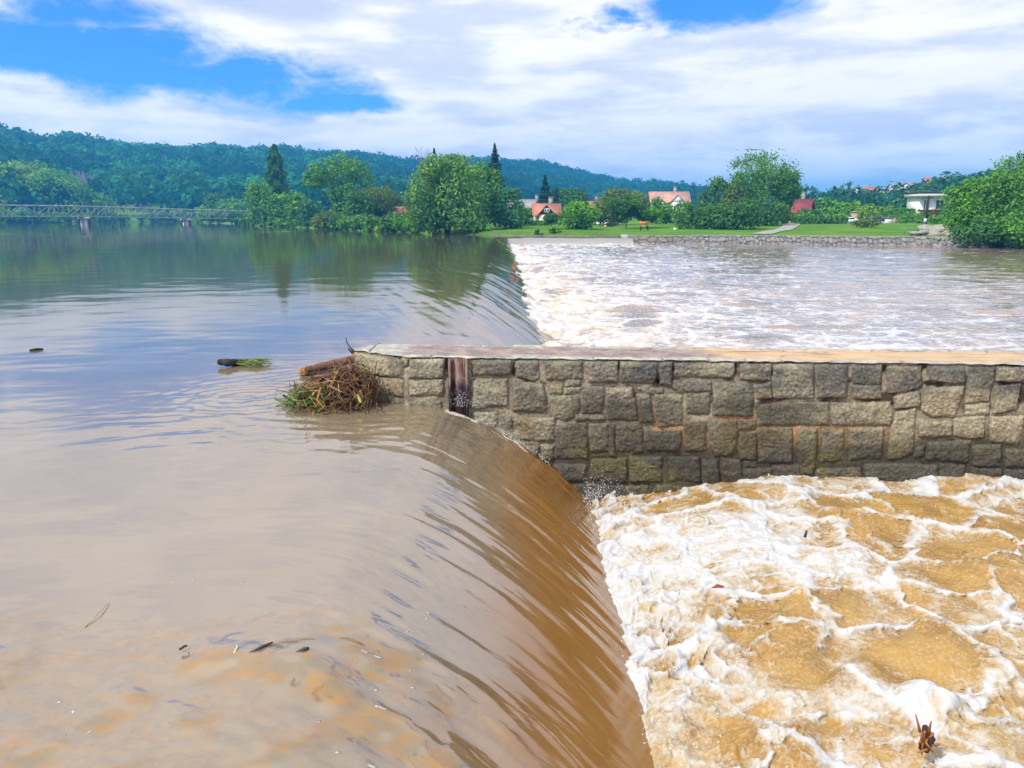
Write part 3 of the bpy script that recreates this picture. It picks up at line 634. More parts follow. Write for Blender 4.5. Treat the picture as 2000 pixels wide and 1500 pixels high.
wc = mixc(np.array((.042, .036, .026))*np.ones_like(colw), (.085, .075, .028), algae*.7)
colw = mixc(colw, wc*(.75+.9*stone[..., None]*(.7+.5*sid[..., None]))*(1+.5*speck[..., None]), wet*.92)
# position along nose + face
dn = (CORN-NOSE)/LN; df = (END-CORN)/LF
isn = Ug < LN
bxy = np.where(isn[..., None], NOSE+dn*Ug[..., None], CORN+df*(Ug-LN)[..., None])
nn = np.array((dn[1], -dn[0])); nf_ = np.array((df[1], -df[0])); bl = ss(LN-.05, LN+.05, Ug)[..., None]
nrm = nn*(1-bl)+nf_*bl
topf = ss(TOPZ-.06, TOPZ-.002, Zg); disp = disp*(1-topf*.35)-.020*topf**3*stone
xyz = np.concatenate((bxy+nrm*disp[..., None], Zg[..., None]), -1)
slot_u0, slot_u1 = px_wall(877, 720)[0], px_wall(915, 720)[0]
wall = empty('stone_wall', (1.5, 6.82, 0)); tag(wall, 'weathered granite block wall standing between the sluice and the river', 'wall')
off = np.array((1.5, 6.82, 0))
def M_wall():
    m, t, b = mat('granite', rough=.85, spec=.3)
    c = t.attr('Col', 'Color'); v = t.coord('Object'); n = t.noise(v, 48, 6, .75); n2 = t.noise(v, 150, 3, .7)
    f = t.math('ADD', t.range(n, .28, .72, .40, 1.70, False), t.range(n2, .3, .7, -.40, .40, False))
    k = t.new('ShaderNodeVectorMath', operation='SCALE'); t.put(k.inputs[0], c); t.put(k.inputs['Scale'], f)
    t.put(b.inputs['Base Color'], k.outputs[0]); wt = t.attr('wet'); t.put(b.inputs['Roughness'], t.range(wt, 0, 1, .88, .42))
    t.put(b.inputs['Normal'], t.bump(t.math('ADD', n, t.math('MULTIPLY', n2, .5)), 1.0, .012)); return m
MW = M_wall()
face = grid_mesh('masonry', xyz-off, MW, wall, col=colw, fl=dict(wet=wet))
# the top: pale coping stones front and back, gritty path between, sand washed over the right-hand part
BK0 = np.array((-1.34, 7.66)); BK1 = np.array((12.5, 7.66-.0675*13.84))
tu = axis((0, 7.0, .016, 1.0), (7.0, 13.9, .05, 1.03)); tv = np.linspace(0, 1, 56)
Fp = lambda s: np.where((s < LN)[:, None], NOSE+dn*np.minimum(s, LN)[:, None], CORN+df*np.maximum(s-LN, 0)[:, None])
fr = Fp(np.minimum(tu, LN+LF)); bkp = NOSE+(BK0-NOSE)*np.clip(tu/.35, 0, 1)[:, None]+(BK1-BK0)*np.clip((tu-.35)/(LN+LF-.35), 0, 1)[:, None]
frw = fr+np.where((tu < LN)[:, None], nn, nf_)*.012
top = frw[None]*(1-tv[:, None, None])+bkp[None]*tv[:, None, None]
TX, TY = top[..., 0], top[..., 1]; TU = np.tile(tu, (len(tv), 1)); TV = np.tile(tv[:, None], (1, len(tu)))
wid = np.linalg.norm(bkp-fr, axis=1)[None]; dfr = TV*wid; dbk = (1-TV)*wid
jag = .07*fbm(TX*2.3, TY*1.2, 501, 3)+.03*fbm(TX*9, TY*9, 503, 2)
cell = np.floor(TX/.42+.3*np.sin(TX*3)); hc = _h(cell, cell*0+3, 5)/65536.
cop_f = ss(.02, -.005, dfr-(.05+.10*hc+jag)); cop_b = ss(.015, -.005, dbk-(.03+.05*hc+.6*jag))
nosec = ss(.78, .55, TU)
cop = np.clip(np.maximum(np.maximum(cop_f, cop_b), nosec), 0, 1)
edge_x = np.abs(((TX/.42+.3*np.sin(TX*3)) % 1)-.5); seam = ss(.47, .495, edge_x)*cop
sand = ss(1.75, 2.05, TX+.35*(TV-.5)+.25*fbm(TX*2, TY*3, 505, 3))*(1-.85*np.clip(np.maximum(cop_f*.9, cop_b), 0, 1))
pale_c = mixc((.28, .28, .26), (.38, .36, .31), ss(-.3, .3, fbm(TX*3, TY*3, 507, 3)))*(1+.55*fbm(TX*13, TY*13, 509, 4)[..., None])
grit = mixc((.20, .155, .14), (.29, .23, .205), ss(-.35, .35, fbm(TX*5, TY*5, 511, 3)))*(1+.5*fbm(TX*34, TY*34, 513, 2)[..., None])
ct_ = mixc(grit, pale_c, cop); ct_ = mixc(ct_, np.array((.44, .31, .19))*(1+.30*fbm(TX*3, TY*6, 515, 3)[..., None]), sand)
crk = ss(.035, .0, np.abs(fbm(TX*1.1, TY*2.6, 527, 4)))*ss(-.1, .3, fbm(TX*.7, TY*2, 529, 2)); ct_ = ct_*(1-.55*crk[..., None])
moss = np.clip(ss(.02, 0, np.abs(dbk-(.11+.10*hc+.6*jag)))*ss(.0, .3, fbm(TX*1.3, TY*2, 517, 3)), 0, 1)*ss(.5, 1.2, TX)
ct_ = mixc(ct_, (.05, .03, .025), moss*.9); ct_ = mixc(ct_, (.10, .08, .06), ss(.25, .6, fbm(TX*1.6, TY*4, 525, 4))*.55); ct_ = mixc(ct_, (.05, .045, .04), seam*.8)
zt = TOPZ+.012*cop-.010*seam+.004*fbm(TX*9, TY*9, 519, 3)+.0035*(1-cop)*fbm(TX*38, TY*38, 521, 2)+.012*cop_b*(hc-.3)
zt -= .018*ss(.015, .0, dfr)*(.6+.6*fbm(TX*8, TY*8, 523, 2))+.02*ss(.012, 0, dbk)
tb = np.concatenate((top, zt[..., None]), -1)-off
back = np.concatenate((bkp, np.full((len(tu), 1), -1.3)), 1)-off
tb = np.concatenate((tb, back[None]), 0); cb = np.concatenate((ct_, np.full((1, len(tu), 3), .12)), 0)
grid_mesh('wall_top', tb, vcol_mat('coping_stone', .9, 60, .25, .006), wall, col=cb)
# rusty steel channel of the old stop-log slot, let into the face
mb = MB(); a = CORN+df*(slot_u0-LN); b_ = CORN+df*(slot_u1-LN); ang = math.atan2(df[1], df[0])
cxy = (a+b_)/2; wd = float(np.linalg.norm(b_-a))
zc, hz_ = (TOPZ-.006-.55)/2, (TOPZ-.006+.55)
def wpt(s, o): return cxy+df*s+nf_*o
for s, d0, wdt, dep in ((0, .018, wd-.05, .02), (-wd/2+.012, .034, .022, .06), (wd/2-.012, .034, .022, .06), (-wd/2+.034, .024, .012, .03), (wd/2-.036, .026, .010, .03)):
    p = wpt(s, d0); mb.box((p[0]-off[0], p[1]-off[1], zc), (wdt, dep, hz_), ang)
m, t, b = mat('rusty_steel', rough=.75, spec=.35); v = t.coord('Object'); n = t.noise(t.mapping(v, scale=(1, 1, .25)), 24, 6, .7); z_ = t.new('ShaderNodeSeparateXYZ'); t.put(z_.inputs[0], v)
lowr = t.range(t.math('ADD', z_.outputs[2], t.math('MULTIPLY', t.math('SUBTRACT', n, .5), .16)), .20, .29)
t.put(b.inputs['Base Color'], t.mix(lowr, (.022, .008, .008, 1), t.mix(t.range(n, .4, .62), (.095, .034, .024, 1), (.21, .15, .125, 1)))); t.put(b.inputs['Roughness'], t.range(lowr, 0, 1, .4, .85)); t.put(b.inputs['Normal'], t.bump(n, .8, .006))
mb.build('slot_channel', m, wall)
# ------------------------------------------------------------------ banks, meadow and wooded hills
SHORE = [(-700, 280), (-250, 236), (-160, 230), (-138, 238), (-126, 276), (-112, 280), (-95, 240), (-84, 222), (-67, 200), (-52, 156), (-42, 143), (-36, 133), (-26, 113), (-22, 106.5), (-18, 99), (-13.3, 92), (-10, 86), (-6.5, 80.5), (-2.0, 76.5), (3, 73.5), (9.9, 69.6), (15.8, 68.4), (21.5, 66), (28.8, 63), (34, 60.5), (40, 58), (62, 53), (110, 45), (240, 25), (900, -60)]
HILL = [(-900, 250), (-500, 240), (-200, 246), (0, 255), (60, 268), (110, 280), (160, 271), (200, 281), (240, 290), (300, 293), (370, 296), (420, 294), (470, 298), (530, 297), (600, 300), (640, 305), (740, 313), (800, 323), (870, 318), (985, 320), (1060, 323), (1100, 331), (1150, 345), (1200, 358), (1250, 363), (1290, 364), (1340, 373), (1380, 384), (1440, 395), (1500, 398), (1545, 396), (1600, 388), (1660, 384), (1720, 378), (1780, 371), (1830, 360), (1900, 346), (2000, 330), (2200, 312), (2600, 310)]
HAZ = np.array([math.atan2(ray(a, 424)[0], ray(a, 424)[1]) for a, b in HILL]); HSL = np.array([ray(a, b)[2]/math.hypot(ray(a, b)[0], ray(a, b)[1]) for a, b in HILL])
RID = np.array((-1.2, -.62, -.45, -.25, -.05, .12, .26, .34, .45, .60, 1.2)); RDR = np.array((760, 760, 800, 860, 930, 1150, 1000, 480, 420, 380, 380))
def canopy_h(az): return np.interp(az, (-.3, .1, .3, .4), (13.5, 15, 12, 9))
def terrain_h(x, y):
    d, _ = seg_dist(x, y, SHORE)
    sx_ = np.array([p[0] for p in SHORE]); sy_ = np.array([p[1] for p in SHORE])
    land = (y > np.interp(x, sx_, sy_)); s = np.where(land, d, -d)
    az_ = np.arctan2(x, y); r = np.hypot(x, y)
    right = ss(6, 14, x)
    bank = np.where(s > 0, .42*ss(0, 1.2, s)*(1-right)+right*(.15+.10*ss(0, .5, s)), np.maximum(-3, s*.8))
    rise = .20*ss(2, 10, s)+.32*ss(11, 32, s)*ss(12, 26, x)+.2*ss(11, 40, s)+.25*ss(50, 110, s)+.0040*np.clip(s-60, 0, 300)
    base = bank+np.where(s > 0, rise+.10*fbm(x*.12, y*.12, 601, 3)*ss(1, 8, s), 0)
    rr = np.interp(az_, RID, RDR); sl_ = np.interp(az_, HAZ, HSL)
    top = CAMZ+sl_*rr-canopy_h(az_)
    f = ss(.34, 1.0, r/rr)**.9*np.where(r < rr, 1, np.exp(-((r/rr-1)/.55)**2))
    f = np.where(y > 40, f, 0)*ss(-.02, .06, (s/np.maximum(r, 1)))
    hill = np.maximum(0, top-2)*f*(1+.10*fbm(x*.006, y*.006, 603, 3)*np.where(r < rr*.93, 1, 0)*ss(1, .75, r/rr))
    return base+hill, s
azs = np.concatenate((np.linspace(-math.pi, -.85, 40)[:-1], np.linspace(-.85, .85, 430), np.linspace(.85, math.pi, 40)[1:]))
rs2 = axis((14, 40, 3, 1.0), (40, 150, .9, 1.012), (150, 1700, 3, 1.03), (1700, 4200, 120, 1.2))
Ag, Rg = np.meshgrid(azs, rs2); GX = Rg*np.sin(Ag); GY = Rg*np.cos(Ag)
GZ, GS = terrain_h(GX, GY)
m, t, b = mat('meadow', rough=.95, spec=.1)
v = t.coord('Position'); n1 = t.noise(v, .22, 5, .6); n2 = t.noise(v, 2.6, 5, .7); n3 = t.noise(t.mapping(v, scale=(1, 1, .3)), .05, 3)
gc = t.mix(t.range(n1, .35, .65), (.055, .155, .012, 1), (.125, .235, .022, 1)); gc = t.mix(t.range(n2, .4, .7), gc, (.075, .20, .014, 1)); gc = t.mix(t.math('MULTIPLY', t.range(n3, .55, .7), .45), gc, (.19, .19, .06, 1))
mud = t.attr('mud'); t.put(b.inputs['Base Color'], t.mix(mud, gc, (.10, .075, .04, 1))); t.put(b.inputs['Normal'], t.bump(n2, .8, .25))
ground = grid_mesh('ground', np.stack((GX, GY, GZ), -1), m, fl=dict(mud=ss(.25, -.2, GS)))
tag(ground, 'green meadow bank rising to wooded hills', 'ground', kind='structure')
def gz(x, y):
    z, _ = terrain_h(np.array([float(x)]), np.array([float(y)])); return float(z[0])

# ------------------------------------------------------------------ foliage
def leaf_mat(name, trans=.32, var=.25):
    m = bpy.data.materials.new(name); m.use_nodes = True; t = NT(m); t.n.remove(t.n['Principled BSDF']); out = t.n['Material Output']
    c = t.attr('Col', 'Color'); v = t.coord('Position'); n = t.noise(v, .7, 4, .65); f = t.range(n, .3, .7, 1-var, 1+var, False)
    k = t.new('ShaderNodeVectorMath', operation='SCALE'); t.put(k.inputs[0], c); t.put(k.inputs['Scale'], f)
    d = t.new('ShaderNodeBsdfDiffuse'); t.put(d.inputs[0], k.outputs[0]); tr = t.new('ShaderNodeBsdfTranslucent'); t.put(tr.inputs[0], t.mix(.5, k.outputs[0], (.11, .25, .03, 1)))
    mx = t.new('ShaderNodeMixShader'); mx.inputs[0].default_value = trans; t.l.new(d.outputs[0], mx.inputs[1]); t.l.new(tr.outputs[0], mx.inputs[2]); t.l.new(mx.outputs[0], out.inputs[0])
    return m
ML = leaf_mat('leaves'); MN = leaf_mat('needles', .1)
MBARK = simple('bark', (.075, .058, .042), .95, .4, 6, .03)
MGREY = simple('dead_wood', (.22, .20, .20), .95, .3, 6, 0)
def cards(C, Nn, size, col, rng, aspect=.62):
    """leaf clumps: bent pairs of small faces at C facing roughly Nn -> verts, quads, colours"""
    n = len(C); Nn = Nn/(np.linalg.norm(Nn, axis=1, keepdims=True)+1e-9)
    r = rng.normal(size=(n, 3)); a = np.cross(Nn, r); a /= np.linalg.norm(a, axis=1, keepdims=True)+1e-9; b = np.cross(Nn, a)
    s = (size*rng.uniform(.6, 1.35, (n, 1))); a = a*s; b = b*s*aspect
    k = Nn*s*.25
    V = np.stack((C-a, C-b*.9-k*rng.uniform(-1, 1, (n, 1)), C+a*rng.uniform(.7, 1.1, (n, 1)), C+b-k*rng.uniform(-1, 1, (n, 1))), 1).reshape(-1, 3)
    F = np.arange(n*4).reshape(n, 4)
    return V, F, np.repeat(col, 4, 0)
def foliage(name, blobs_, n, size, c0, c1, parent, material, rng, droop=0, fill=.5, rag=.35, c2=None):
    """blobs: (x,y,z,rx,ry,rz) in local metres. Leaf clumps fill the outer shell of each, ragged, with holes"""
    wts = np.array([b[3]*b[4]+b[3]*b[5] for b in blobs_]); cnt = rng.multinomial(n, wts/wts.sum())
    Cs, Ns, Vs = [], [], []
    for b, k in zip(blobs_, cnt):
        d = rng.normal(size=(k, 3)); d /= np.linalg.norm(d, axis=1, keepdims=True)
        rad = 1-fill*rng.random((k, 1))**1.6+rng.normal(size=(k, 1))*.06
        sub = fbm(d[:, 0]*2.2+b[0], d[:, 1]*2.2+d[:, 2]*2.2+b[2], int(abs(b[0]*7))+1, 3)[:, None]
        rad *= 1+rag*sub
        c = np.array(b[:3])+d*rad*np.array(b[3:6])
        keepm = (fbm(c[:, 0]*.9/size*.45+3, (c[:, 2]+c[:, 1]*.6)*.9/size*.45, 7, 2) > -.24)
        Cs.append(c[keepm]); Ns.append((d+rng.normal(size=d.shape)*.55+np.array((0, 0, .35-droop)))[keepm]); Vs.append(np.clip(.5+1.1*sub[:, 0]+.25*rng.normal(size=k), 0, 1)[keepm])
    C = np.concatenate(Cs); Nn = np.concatenate(Ns); tv_ = np.concatenate(Vs)
    col = np.asarray(c0)*(1-tv_[:, None])+np.asarray(c1)*tv_[:, None]
    if c2 is not None:
        q = (rng.random(len(C)) < .18)[:, None]; col = np.where(q, np.asarray(c2), col)
    V, F, cc_ = cards(C, Nn, size, col, rng)
    return raw_mesh(name, V, F, material, parent, col=cc_)
def limbs(mb, base, tips, r0, rng, bend=.15, n=6):
    """trunk from base that splits towards the given tips"""
    base = np.asarray(base, float)
    for tp, rr in tips:
        tp = np.asarray(tp, float); fork = base+(tp-base)*np.array((.12, .12, .35)); mid = (fork+tp)/2+rng.normal(size=3)*np.linalg.norm(tp-base)*bend*.4
        mb.tube([base, fork, mid, tp], [r0, r0*.72*rr, r0*.42*rr, r0*.10], n)
GREEN = dict(bright=((.065, .215, .022), (.200, .430, .045)), mid=((.058, .180, .030), (.165, .380, .058)), dark=((.034, .112, .030), (.110, .255, .060)), teal=((.040, .145, .060), (.110, .285, .105)), willow=((.088, .220, .045), (.220, .430, .090)), olive=((.080, .140, .030), (.190, .250, .060)), lime=((.120, .260, .020), (.270, .430, .040)), conifer=((.012, .040, .030), (.030, .080, .055)), poplar=((.030, .105, .035), (.085, .210, .060)), brownish=((.06, .05, .035), (.12, .085, .06)))
TREES = 0
def ground_at(xc, yb, Y):
    p = P(xc, yb, Y); return float(p[0]), float(Y), gz(p[0], Y)
def tree(kind, xc, ytop, ybase, wpx, Y, green, label, shape='round', group=None, dens=1.0, leaf=None, name=None, cat='tree', base_low=None):
    global TREES
    TREES += 1; rng = np.random.default_rng(TREES*13+5)
    x, y, z0 = ground_at(xc, ybase, Y); ztop = P(xc, ytop, Y)[2]; z0 = max(z0, -.35); H = max(.6, float(ztop-z0)); Wd = wpx/FPX*Y/1.02*1.2
    root = empty(name or kind, (x, y, z0), rng.uniform(0, 6.28)*0); tag(root, label, cat, group)
    c0, c1 = GREEN[green]; px_m = Y/768.0*1.02                          # metres per rendered pixel
    sz = leaf or max(.13, px_m*1.5); mb = MB(); hw = Wd/2
    B = []
    if shape == 'round':
        B.append((0, 0, H*.56, hw*.72, hw*.72, H*.38))
        for k in range(11):
            a = rng.uniform(0, 6.28); rr = rng.uniform(.42, .70)*hw; zz_ = rng.uniform(.14, .88)*H; q = 1-abs(zz_/H-.52)*.8
            s = rng.uniform(.26, .42)*hw; B.append((math.cos(a)*rr*q, math.sin(a)*rr*q, zz_, s, s, min(s*.95, H-zz_ if H-zz_ > s*.5 else s*.5)))
        B.append((rng.uniform(-.1, .1)*hw, 0, H*.86, hw*.36, hw*.36, H*.14)); B.append((0, 0, H*.26, hw*.66, hw*.66, H*.24))
    elif shape == 'bush':
        B.append((0, 0, H*.42, hw*.70, hw*.62, H*.42))
        for k in range(10):
            a = rng.uniform(0, 6.28); s = rng.uniform(.24, .40)*hw; zz_ = rng.uniform(.15, .75)*H; q = math.sqrt(max(.1, 1-(zz_/H)**2))
            B.append((math.cos(a)*hw*.62*q, math.sin(a)*hw*.55*q, zz_, s, s, min(s, H*.32)))
    elif shape == 'tall':
        B.append((0, 0, H*.52, hw*.66, hw*.66, H*.46))
        for k in range(14):
            a = rng.uniform(0, 6.28); zz_ = rng.uniform(.12, .88)*H; q = 1.0-.55*max(0, zz_/H-.55)/.45; s = rng.uniform(.28, .42)*hw
            B.append((math.cos(a)*hw*.6*q, math.sin(a)*hw*.6*q, zz_, s, s, s*1.3))
    elif shape == 'willow':
        for fx, fz, fr, fh in ((0, .70, .55, .28), (-.42, .56, .44, .34), (.40, .60, .46, .36), (.16, .82, .36, .16), (-.2, .76, .36, .2), (-.62, .36, .34, .30), (.58, .34, .38, .32), (.05, .36, .42, .34), (-.25, .20, .38, .2), (.30, .18, .42, .18), (.62, .14, .28, .14), (-.55, .15, .26, .15)):
            B.append((fx*hw, rng.uniform(-.35, .15)*hw, fz*H, fr*hw*.9, fr*hw*.9, fh*H*.82))
    elif shape == 'spread':
        for fx, fz, fr, fh in ((.05, .84, .42, .13), (-.25, .74, .46, .13), (.42, .74, .44, .15), (-.62, .58, .36, .12), (-.45, .62, .40, .12), (.62, .60, .32, .14), (.1, .62, .45, .14), (.22, .46, .42, .12), (-.1, .40, .34, .10), (.30, .32, .40, .12), (.1, .2, .42, .14), (.38, .14, .34, .12), (-.22, .12, .3, .1), (-.72, .66, .2, .09)):
            B.append((fx*hw, rng.uniform(-.4, .4)*hw, fz*H, fr*hw*.85, fr*hw*.85, fh*H*.95))
    if shape == 'cone':
        tot = int(4600*dens*max(.5, H/14)); mb.tube([(0, 0, -.3), (0, 0, H*.98)], [max(.10, H*.016), .02], 6)
        lv = rng.random(tot)**.62; zz_ = H*(1-lv*.93); lay = np.floor(zz_/(H*.052)); fr = (zz_/(H*.052))-lay
        reach = hw*(lv**.86)*(.72+.34*fr)*(.78+.4*rng.random(tot))*(.85+.2*np.sin(lay*2.4)); a = np.floor(rng.random(tot)*9)/9*6.283+lay*1.9+rng.normal(size=tot)*.22
        t_ = rng.random(tot)**.55; C = np.stack((np.cos(a)*reach*t_, np.sin(a)*reach*t_, zz_-reach*t_*.32+.10*reach*t_**3), -1)
        Nn = np.stack((np.cos(a)*.45, np.sin(a)*.45, np.full(tot, .9)), -1)+rng.normal(size=(tot, 3))*.3; tv_ = np.clip(rng.normal(size=tot)*.3+.25+.5*t_, 0, 1)[:, None]
        V, F, cc_ = cards(C, Nn, sz*.9, np.asarray(c0)*(1-tv_)+np.asarray(c1)*tv_, rng, .5); raw_mesh('crown', V, F, MN, root, col=cc_); mb.build('trunk', MBARK, root, smooth=True); return root
    if shape == 'column':
        tot = int(6500*dens); lv = rng.random(tot); zz_ = H*(.05+.93*lv); rad = hw*np.interp(lv, (0, .08, .35, .6, .8, .93, 1), (.5, .85, 1, .85, .62, .36, .08)); a = rng.random(tot)*6.283
        lobes = np.floor(a/6.283*7); rr = rad*(.55+.45*rng.random(tot)**.6)*(.85+.3*np.sin(zz_*2.1+lobes*2.2)); C = np.stack((np.cos(a)*rr, np.sin(a)*rr, zz_), -1)
        Nn = np.stack((np.cos(a), np.sin(a), np.full(tot, .2)), -1)+rng.normal(size=(tot, 3))*.5; tv_ = np.clip(.5+.5*np.sin(zz_*2.1+lobes*2.2)*.7+rng.normal(size=tot)*.25, 0, 1)[:, None]
        V, F, cc_ = cards(C, Nn, sz, np.asarray(c0)*(1-tv_)+np.asarray(c1)*tv_, rng, .5); raw_mesh('crown', V, F, ML, root, col=cc_); mb.tube([(0, 0, -.3), (0, 0, H*.9)], [H*.014+.05, .04], 6); mb.build('trunk', MBARK, root, smooth=True); return root
    if shape in ('airy', 'airy2'):
        lo = .22 if shape == 'airy' else .38; nc = int((58 if shape == 'airy' else 30)*min(1.3, dens)); cen = np.array((0, 0, H*(1+lo)/2)); hz = H*(1-lo)/2
        d = rng.normal(size=(nc, 3)); d /= np.linalg.norm(d, axis=1, keepdims=True); q = cen+d*(.42+.5*rng.random((nc, 1))**.7)*np.array((hw, hw, hz)); q[:, 2] = np.minimum(q[:, 2], H*.97)
        split = np.array((0, 0, H*lo*.9)); r0 = max(.05, H*.020); mb.tube([(0, 0, -.3), split*.5+np.array((.02*H, 0, 0)), split], [r0, r0*.85, r0*.75], 7)
        mains = []
        for k in range(5):
            an = k*1.257+rng.uniform(-.4, .4); e = cen+np.array((math.cos(an)*hw*.45, math.sin(an)*hw*.45, hz*rng.uniform(.2, .7))); m1_ = split*.6+e*.4+rng.normal(size=3)*hw*.06; mb.tube([split, m1_, e], [r0*.6, r0*.4, r0*.12], 5); mains += [split*.5+m1_*.5, m1_, m1_*.5+e*.5, e]
        mains = np.array(mains)
        for c in q:
            j = mains[np.argmin(np.linalg.norm(mains-c+np.array((0, 0, hz*.2)), axis=1))]; mb.tube([j, (j+c)/2+rng.normal(size=3)*hw*.05, c], [r0*.16, r0*.11, r0*.05], 4, cap=False)
        n = int(60*dens); s_ = .115*hw*rng.uniform(.7, 1.4, (nc, 1)); C = np.repeat(q, n, 0)+rng.normal(size=(nc*n, 3))*np.repeat(s_, n, 0)*np.array((1, 1, .75)); C[:, 2] = np.minimum(C[:, 2], H)
        tv_ = np.clip(rng.random(len(C))*.7+.35*(C[:, 2]/H-.3), 0, 1)[:, None]
        V, F, cc_ = cards(C, (C-cen)/np.linalg.norm(C-cen, axis=1, keepdims=True)+rng.normal(size=C.shape)*.7, sz*.75, np.asarray(c0)*(1-tv_)+np.asarray(c1)*tv_, rng); raw_mesh('crown', V, F, ML, root, col=cc_); mb.build('trunk', MBARK, root, smooth=True); return root
    if shape in ('bare',):
        tips = []; first = (0, 0, -.2)
        def grow(p, d, L, r, lev):
            p = np.asarray(p, float); k1 = p+d*L*.5+rng.normal(size=3)*L*.05; k2 = p+d*L
            mb.tube([p, k1, k2], [r, r*.82, r*.62], 5 if lev < 2 else 4, cap=False)
            if lev >= (4 if shape == 'bare' else 4): tips.append(k2); return
            if lev >= 2: tips.append(k1); tips.append(k2)
            for _ in range(3 if lev < 3 else 2):
                nd = d+rng.normal(size=3)*(.52 if lev else .42)+np.array((0, 0, .16)); nd /= np.linalg.norm(nd); grow(k2, nd, L*rng.uniform(.58, .80), r*.6, lev+1)
        for k in range(3 if shape != 'bare' else 2):
            d = np.array((rng.uniform(-.3, .3), rng.uniform(-.3, .3), 1.0)); d /= np.linalg.norm(d); grow(first, d, H*.34, max(.05, H*.017), 0)
        T = np.array(tips); ext = np.abs(T[:, :2]).max(); 
        # fit into the measured height and width
        V = np.concatenate(mb.v); sx_ = hw/np.percentile(np.abs(T[:, 0]), 97); szz = H/np.percentile(T[:, 2], 99.5)
        for vv in mb.v: vv *= np.array((sx_, sx_, szz))
        T = T*np.array((sx_, sx_, szz)); mb.build('trunk', MGREY if shape == 'bare' and green == 'brownish' else MBARK, root, smooth=True)
        if shape != 'bare':
            T = T[T[:, 2] > H*.30]; n = int(26*dens); C = np.repeat(T, n, 0)+rng.normal(size=(len(T)*n, 3))*np.array((hw*.065, hw*.065, H*.022)); d = C-np.array((0, 0, H*.5))
            tv_ = np.clip(rng.random(len(C))*.6+.4*(C[:, 2:3]/H)[:, 0], 0, 1)[:, None]
            V, F, cc_ = cards(C, d/np.linalg.norm(d, axis=1, keepdims=True)+rng.normal(size=C.shape)*.7, sz*.72, np.asarray(c0)*(1-tv_)+np.asarray(c1)*tv_, rng); raw_mesh('crown', V, F, ML, root, col=cc_)
        return root
    area = sum(b[3]*b[5] for b in B); n = int(min(24000, dens*6.0*area/(sz*sz)))
    foliage('crown', B, n, sz, c0, c1, root, ML, rng, droop=.5 if shape == 'willow' else 0)
    if shape != 'bush' or H > 3:
        tips = [((b[0], b[1], b[2]), rng.uniform(.5, .9)) for b in B[1:7]]
        limbs(mb, (0, 0, -.3), tips, max(.07, H*.022), rng)
    else:
        tips = [((b[0]*.8, b[1]*.8, b[2]), .7) for b in B[1:5]]; limbs(mb, (0, 0, -.2), tips, max(.03, H*.02), rng, n=4)
    mb.build('trunk' if shape != 'bush' else 'stems', MBARK, root, smooth=True)
    return root
# ------------------------------------------------------------------ every tree and bush along the banks
G_L = 'trees beyond the footbridge'; G_B = 'trees and bushes on the far bank'; G_R = 'trees behind the meadow on the far bank'
T = tree
# beyond the footbridge
T('deciduous_tree', 44, 314, 436, 160, 262, 'lime', 'largest bright green tree beyond the near end of the footbridge', 'round', G_L)
T('deciduous_tree', 112, 330, 436, 120, 255, 'bright', 'sloping green tree just behind the first bridge pier', 'round', G_L)
T('deciduous_tree', -20, 326, 436, 110, 250, 'lime', 'green tree cut by the frame above the footbridge end', 'round', G_L)
T('deciduous_tree', 18, 366, 436, 60, 240, 'lime', 'small yellow green tree below the largest bridge tree', 'round', G_L)
T('deciduous_tree', 192, 374, 437, 84, 262, 'bright', 'low olive tree seen over the footbridge between its two piers', 'round', G_L)
T('bush', 52, 404, 437, 60, 236, 'teal', 'grey green waterside bush under the footbridge before the first pier', 'bush', G_L, cat='bush')
T('deciduous_tree', 428, 376, 438, 56, 250, 'dark', 'small dark tree rising behind the far end of the footbridge', 'round', G_L)
T('bush', 412, 404, 439, 60, 232, 'bright', 'light green bush below the far bridge span beside the second pier', 'bush', G_L, cat='bush')
T('deciduous_tree', 462, 388, 440, 84, 228, 'mid', 'pale rounded tree where the footbridge meets the bank', 'round', G_L)
# the bank above the weir
T('deciduous_tree', 518, 356, 443, 64, 152, 'bright', 'yellow green tree at the foot of the poplar', 'tall', G_B)
T('poplar', 545, 280, 441, 38, 160, 'poplar', 'narrow dark column poplar standing above all its neighbours', 'column', G_B, dens=1.2)
T('deciduous_tree', 552, 378, 444, 62, 145, 'mid', 'rounded green tree below the poplar on the water', 'round', G_B)
T('deciduous_tree', 586, 374, 445, 62, 143, 'bright', 'bright leafy tree right beside the poplar base', 'round', G_B)
T('deciduous_tree', 606, 388, 446, 56, 133, 'teal', 'blue green round tree next to the wide spreading tree', 'round', G_B)
T('spreading_tree', 668, 291, 447, 134, 124, 'mid', 'wide open crowned tree with layered boughs on the far bank', 'spread', G_B, dens=1.25)
T('deciduous_tree', 700, 372, 449, 60, 114, 'dark', 'dark leafy tree growing under the spreading tree', 'tall', G_B)
T('bush', 642, 412, 448, 72, 112, 'olive', 'pale olive waterside bush under the spreading tree', 'bush', G_B, cat='bush')
T('deciduous_tree', 742, 364, 448, 74, 118, 'olive', 'thin brownish green tree left of the hidden orange roof', 'airy', G_B, dens=1.2)
T('bush', 722, 416, 450, 38, 100, 'teal', 'blue green bush at the water below the thin brownish tree', 'bush', G_B, cat='bush')
T('bush', 748, 440, 452, 40, 96, 'lime', 'low bright grassy bush on the waterline', 'bush', G_B, cat='bush')
T('bush', 784, 414, 453, 64, 94, 'olive', 'sandy green willow bush with bare stems in front of the orange roof', 'bush', G_B, cat='bush', dens=.75)
T('bush', 826, 438, 454, 40, 87, 'bright', 'low bright green shrub at the foot of the great willow', 'bush', G_B, cat='bush')
T('bare_tree', 828, 286, 450, 60, 108, 'brownish', 'leafless tree showing grey twigs over the great willow', 'bare', G_B)
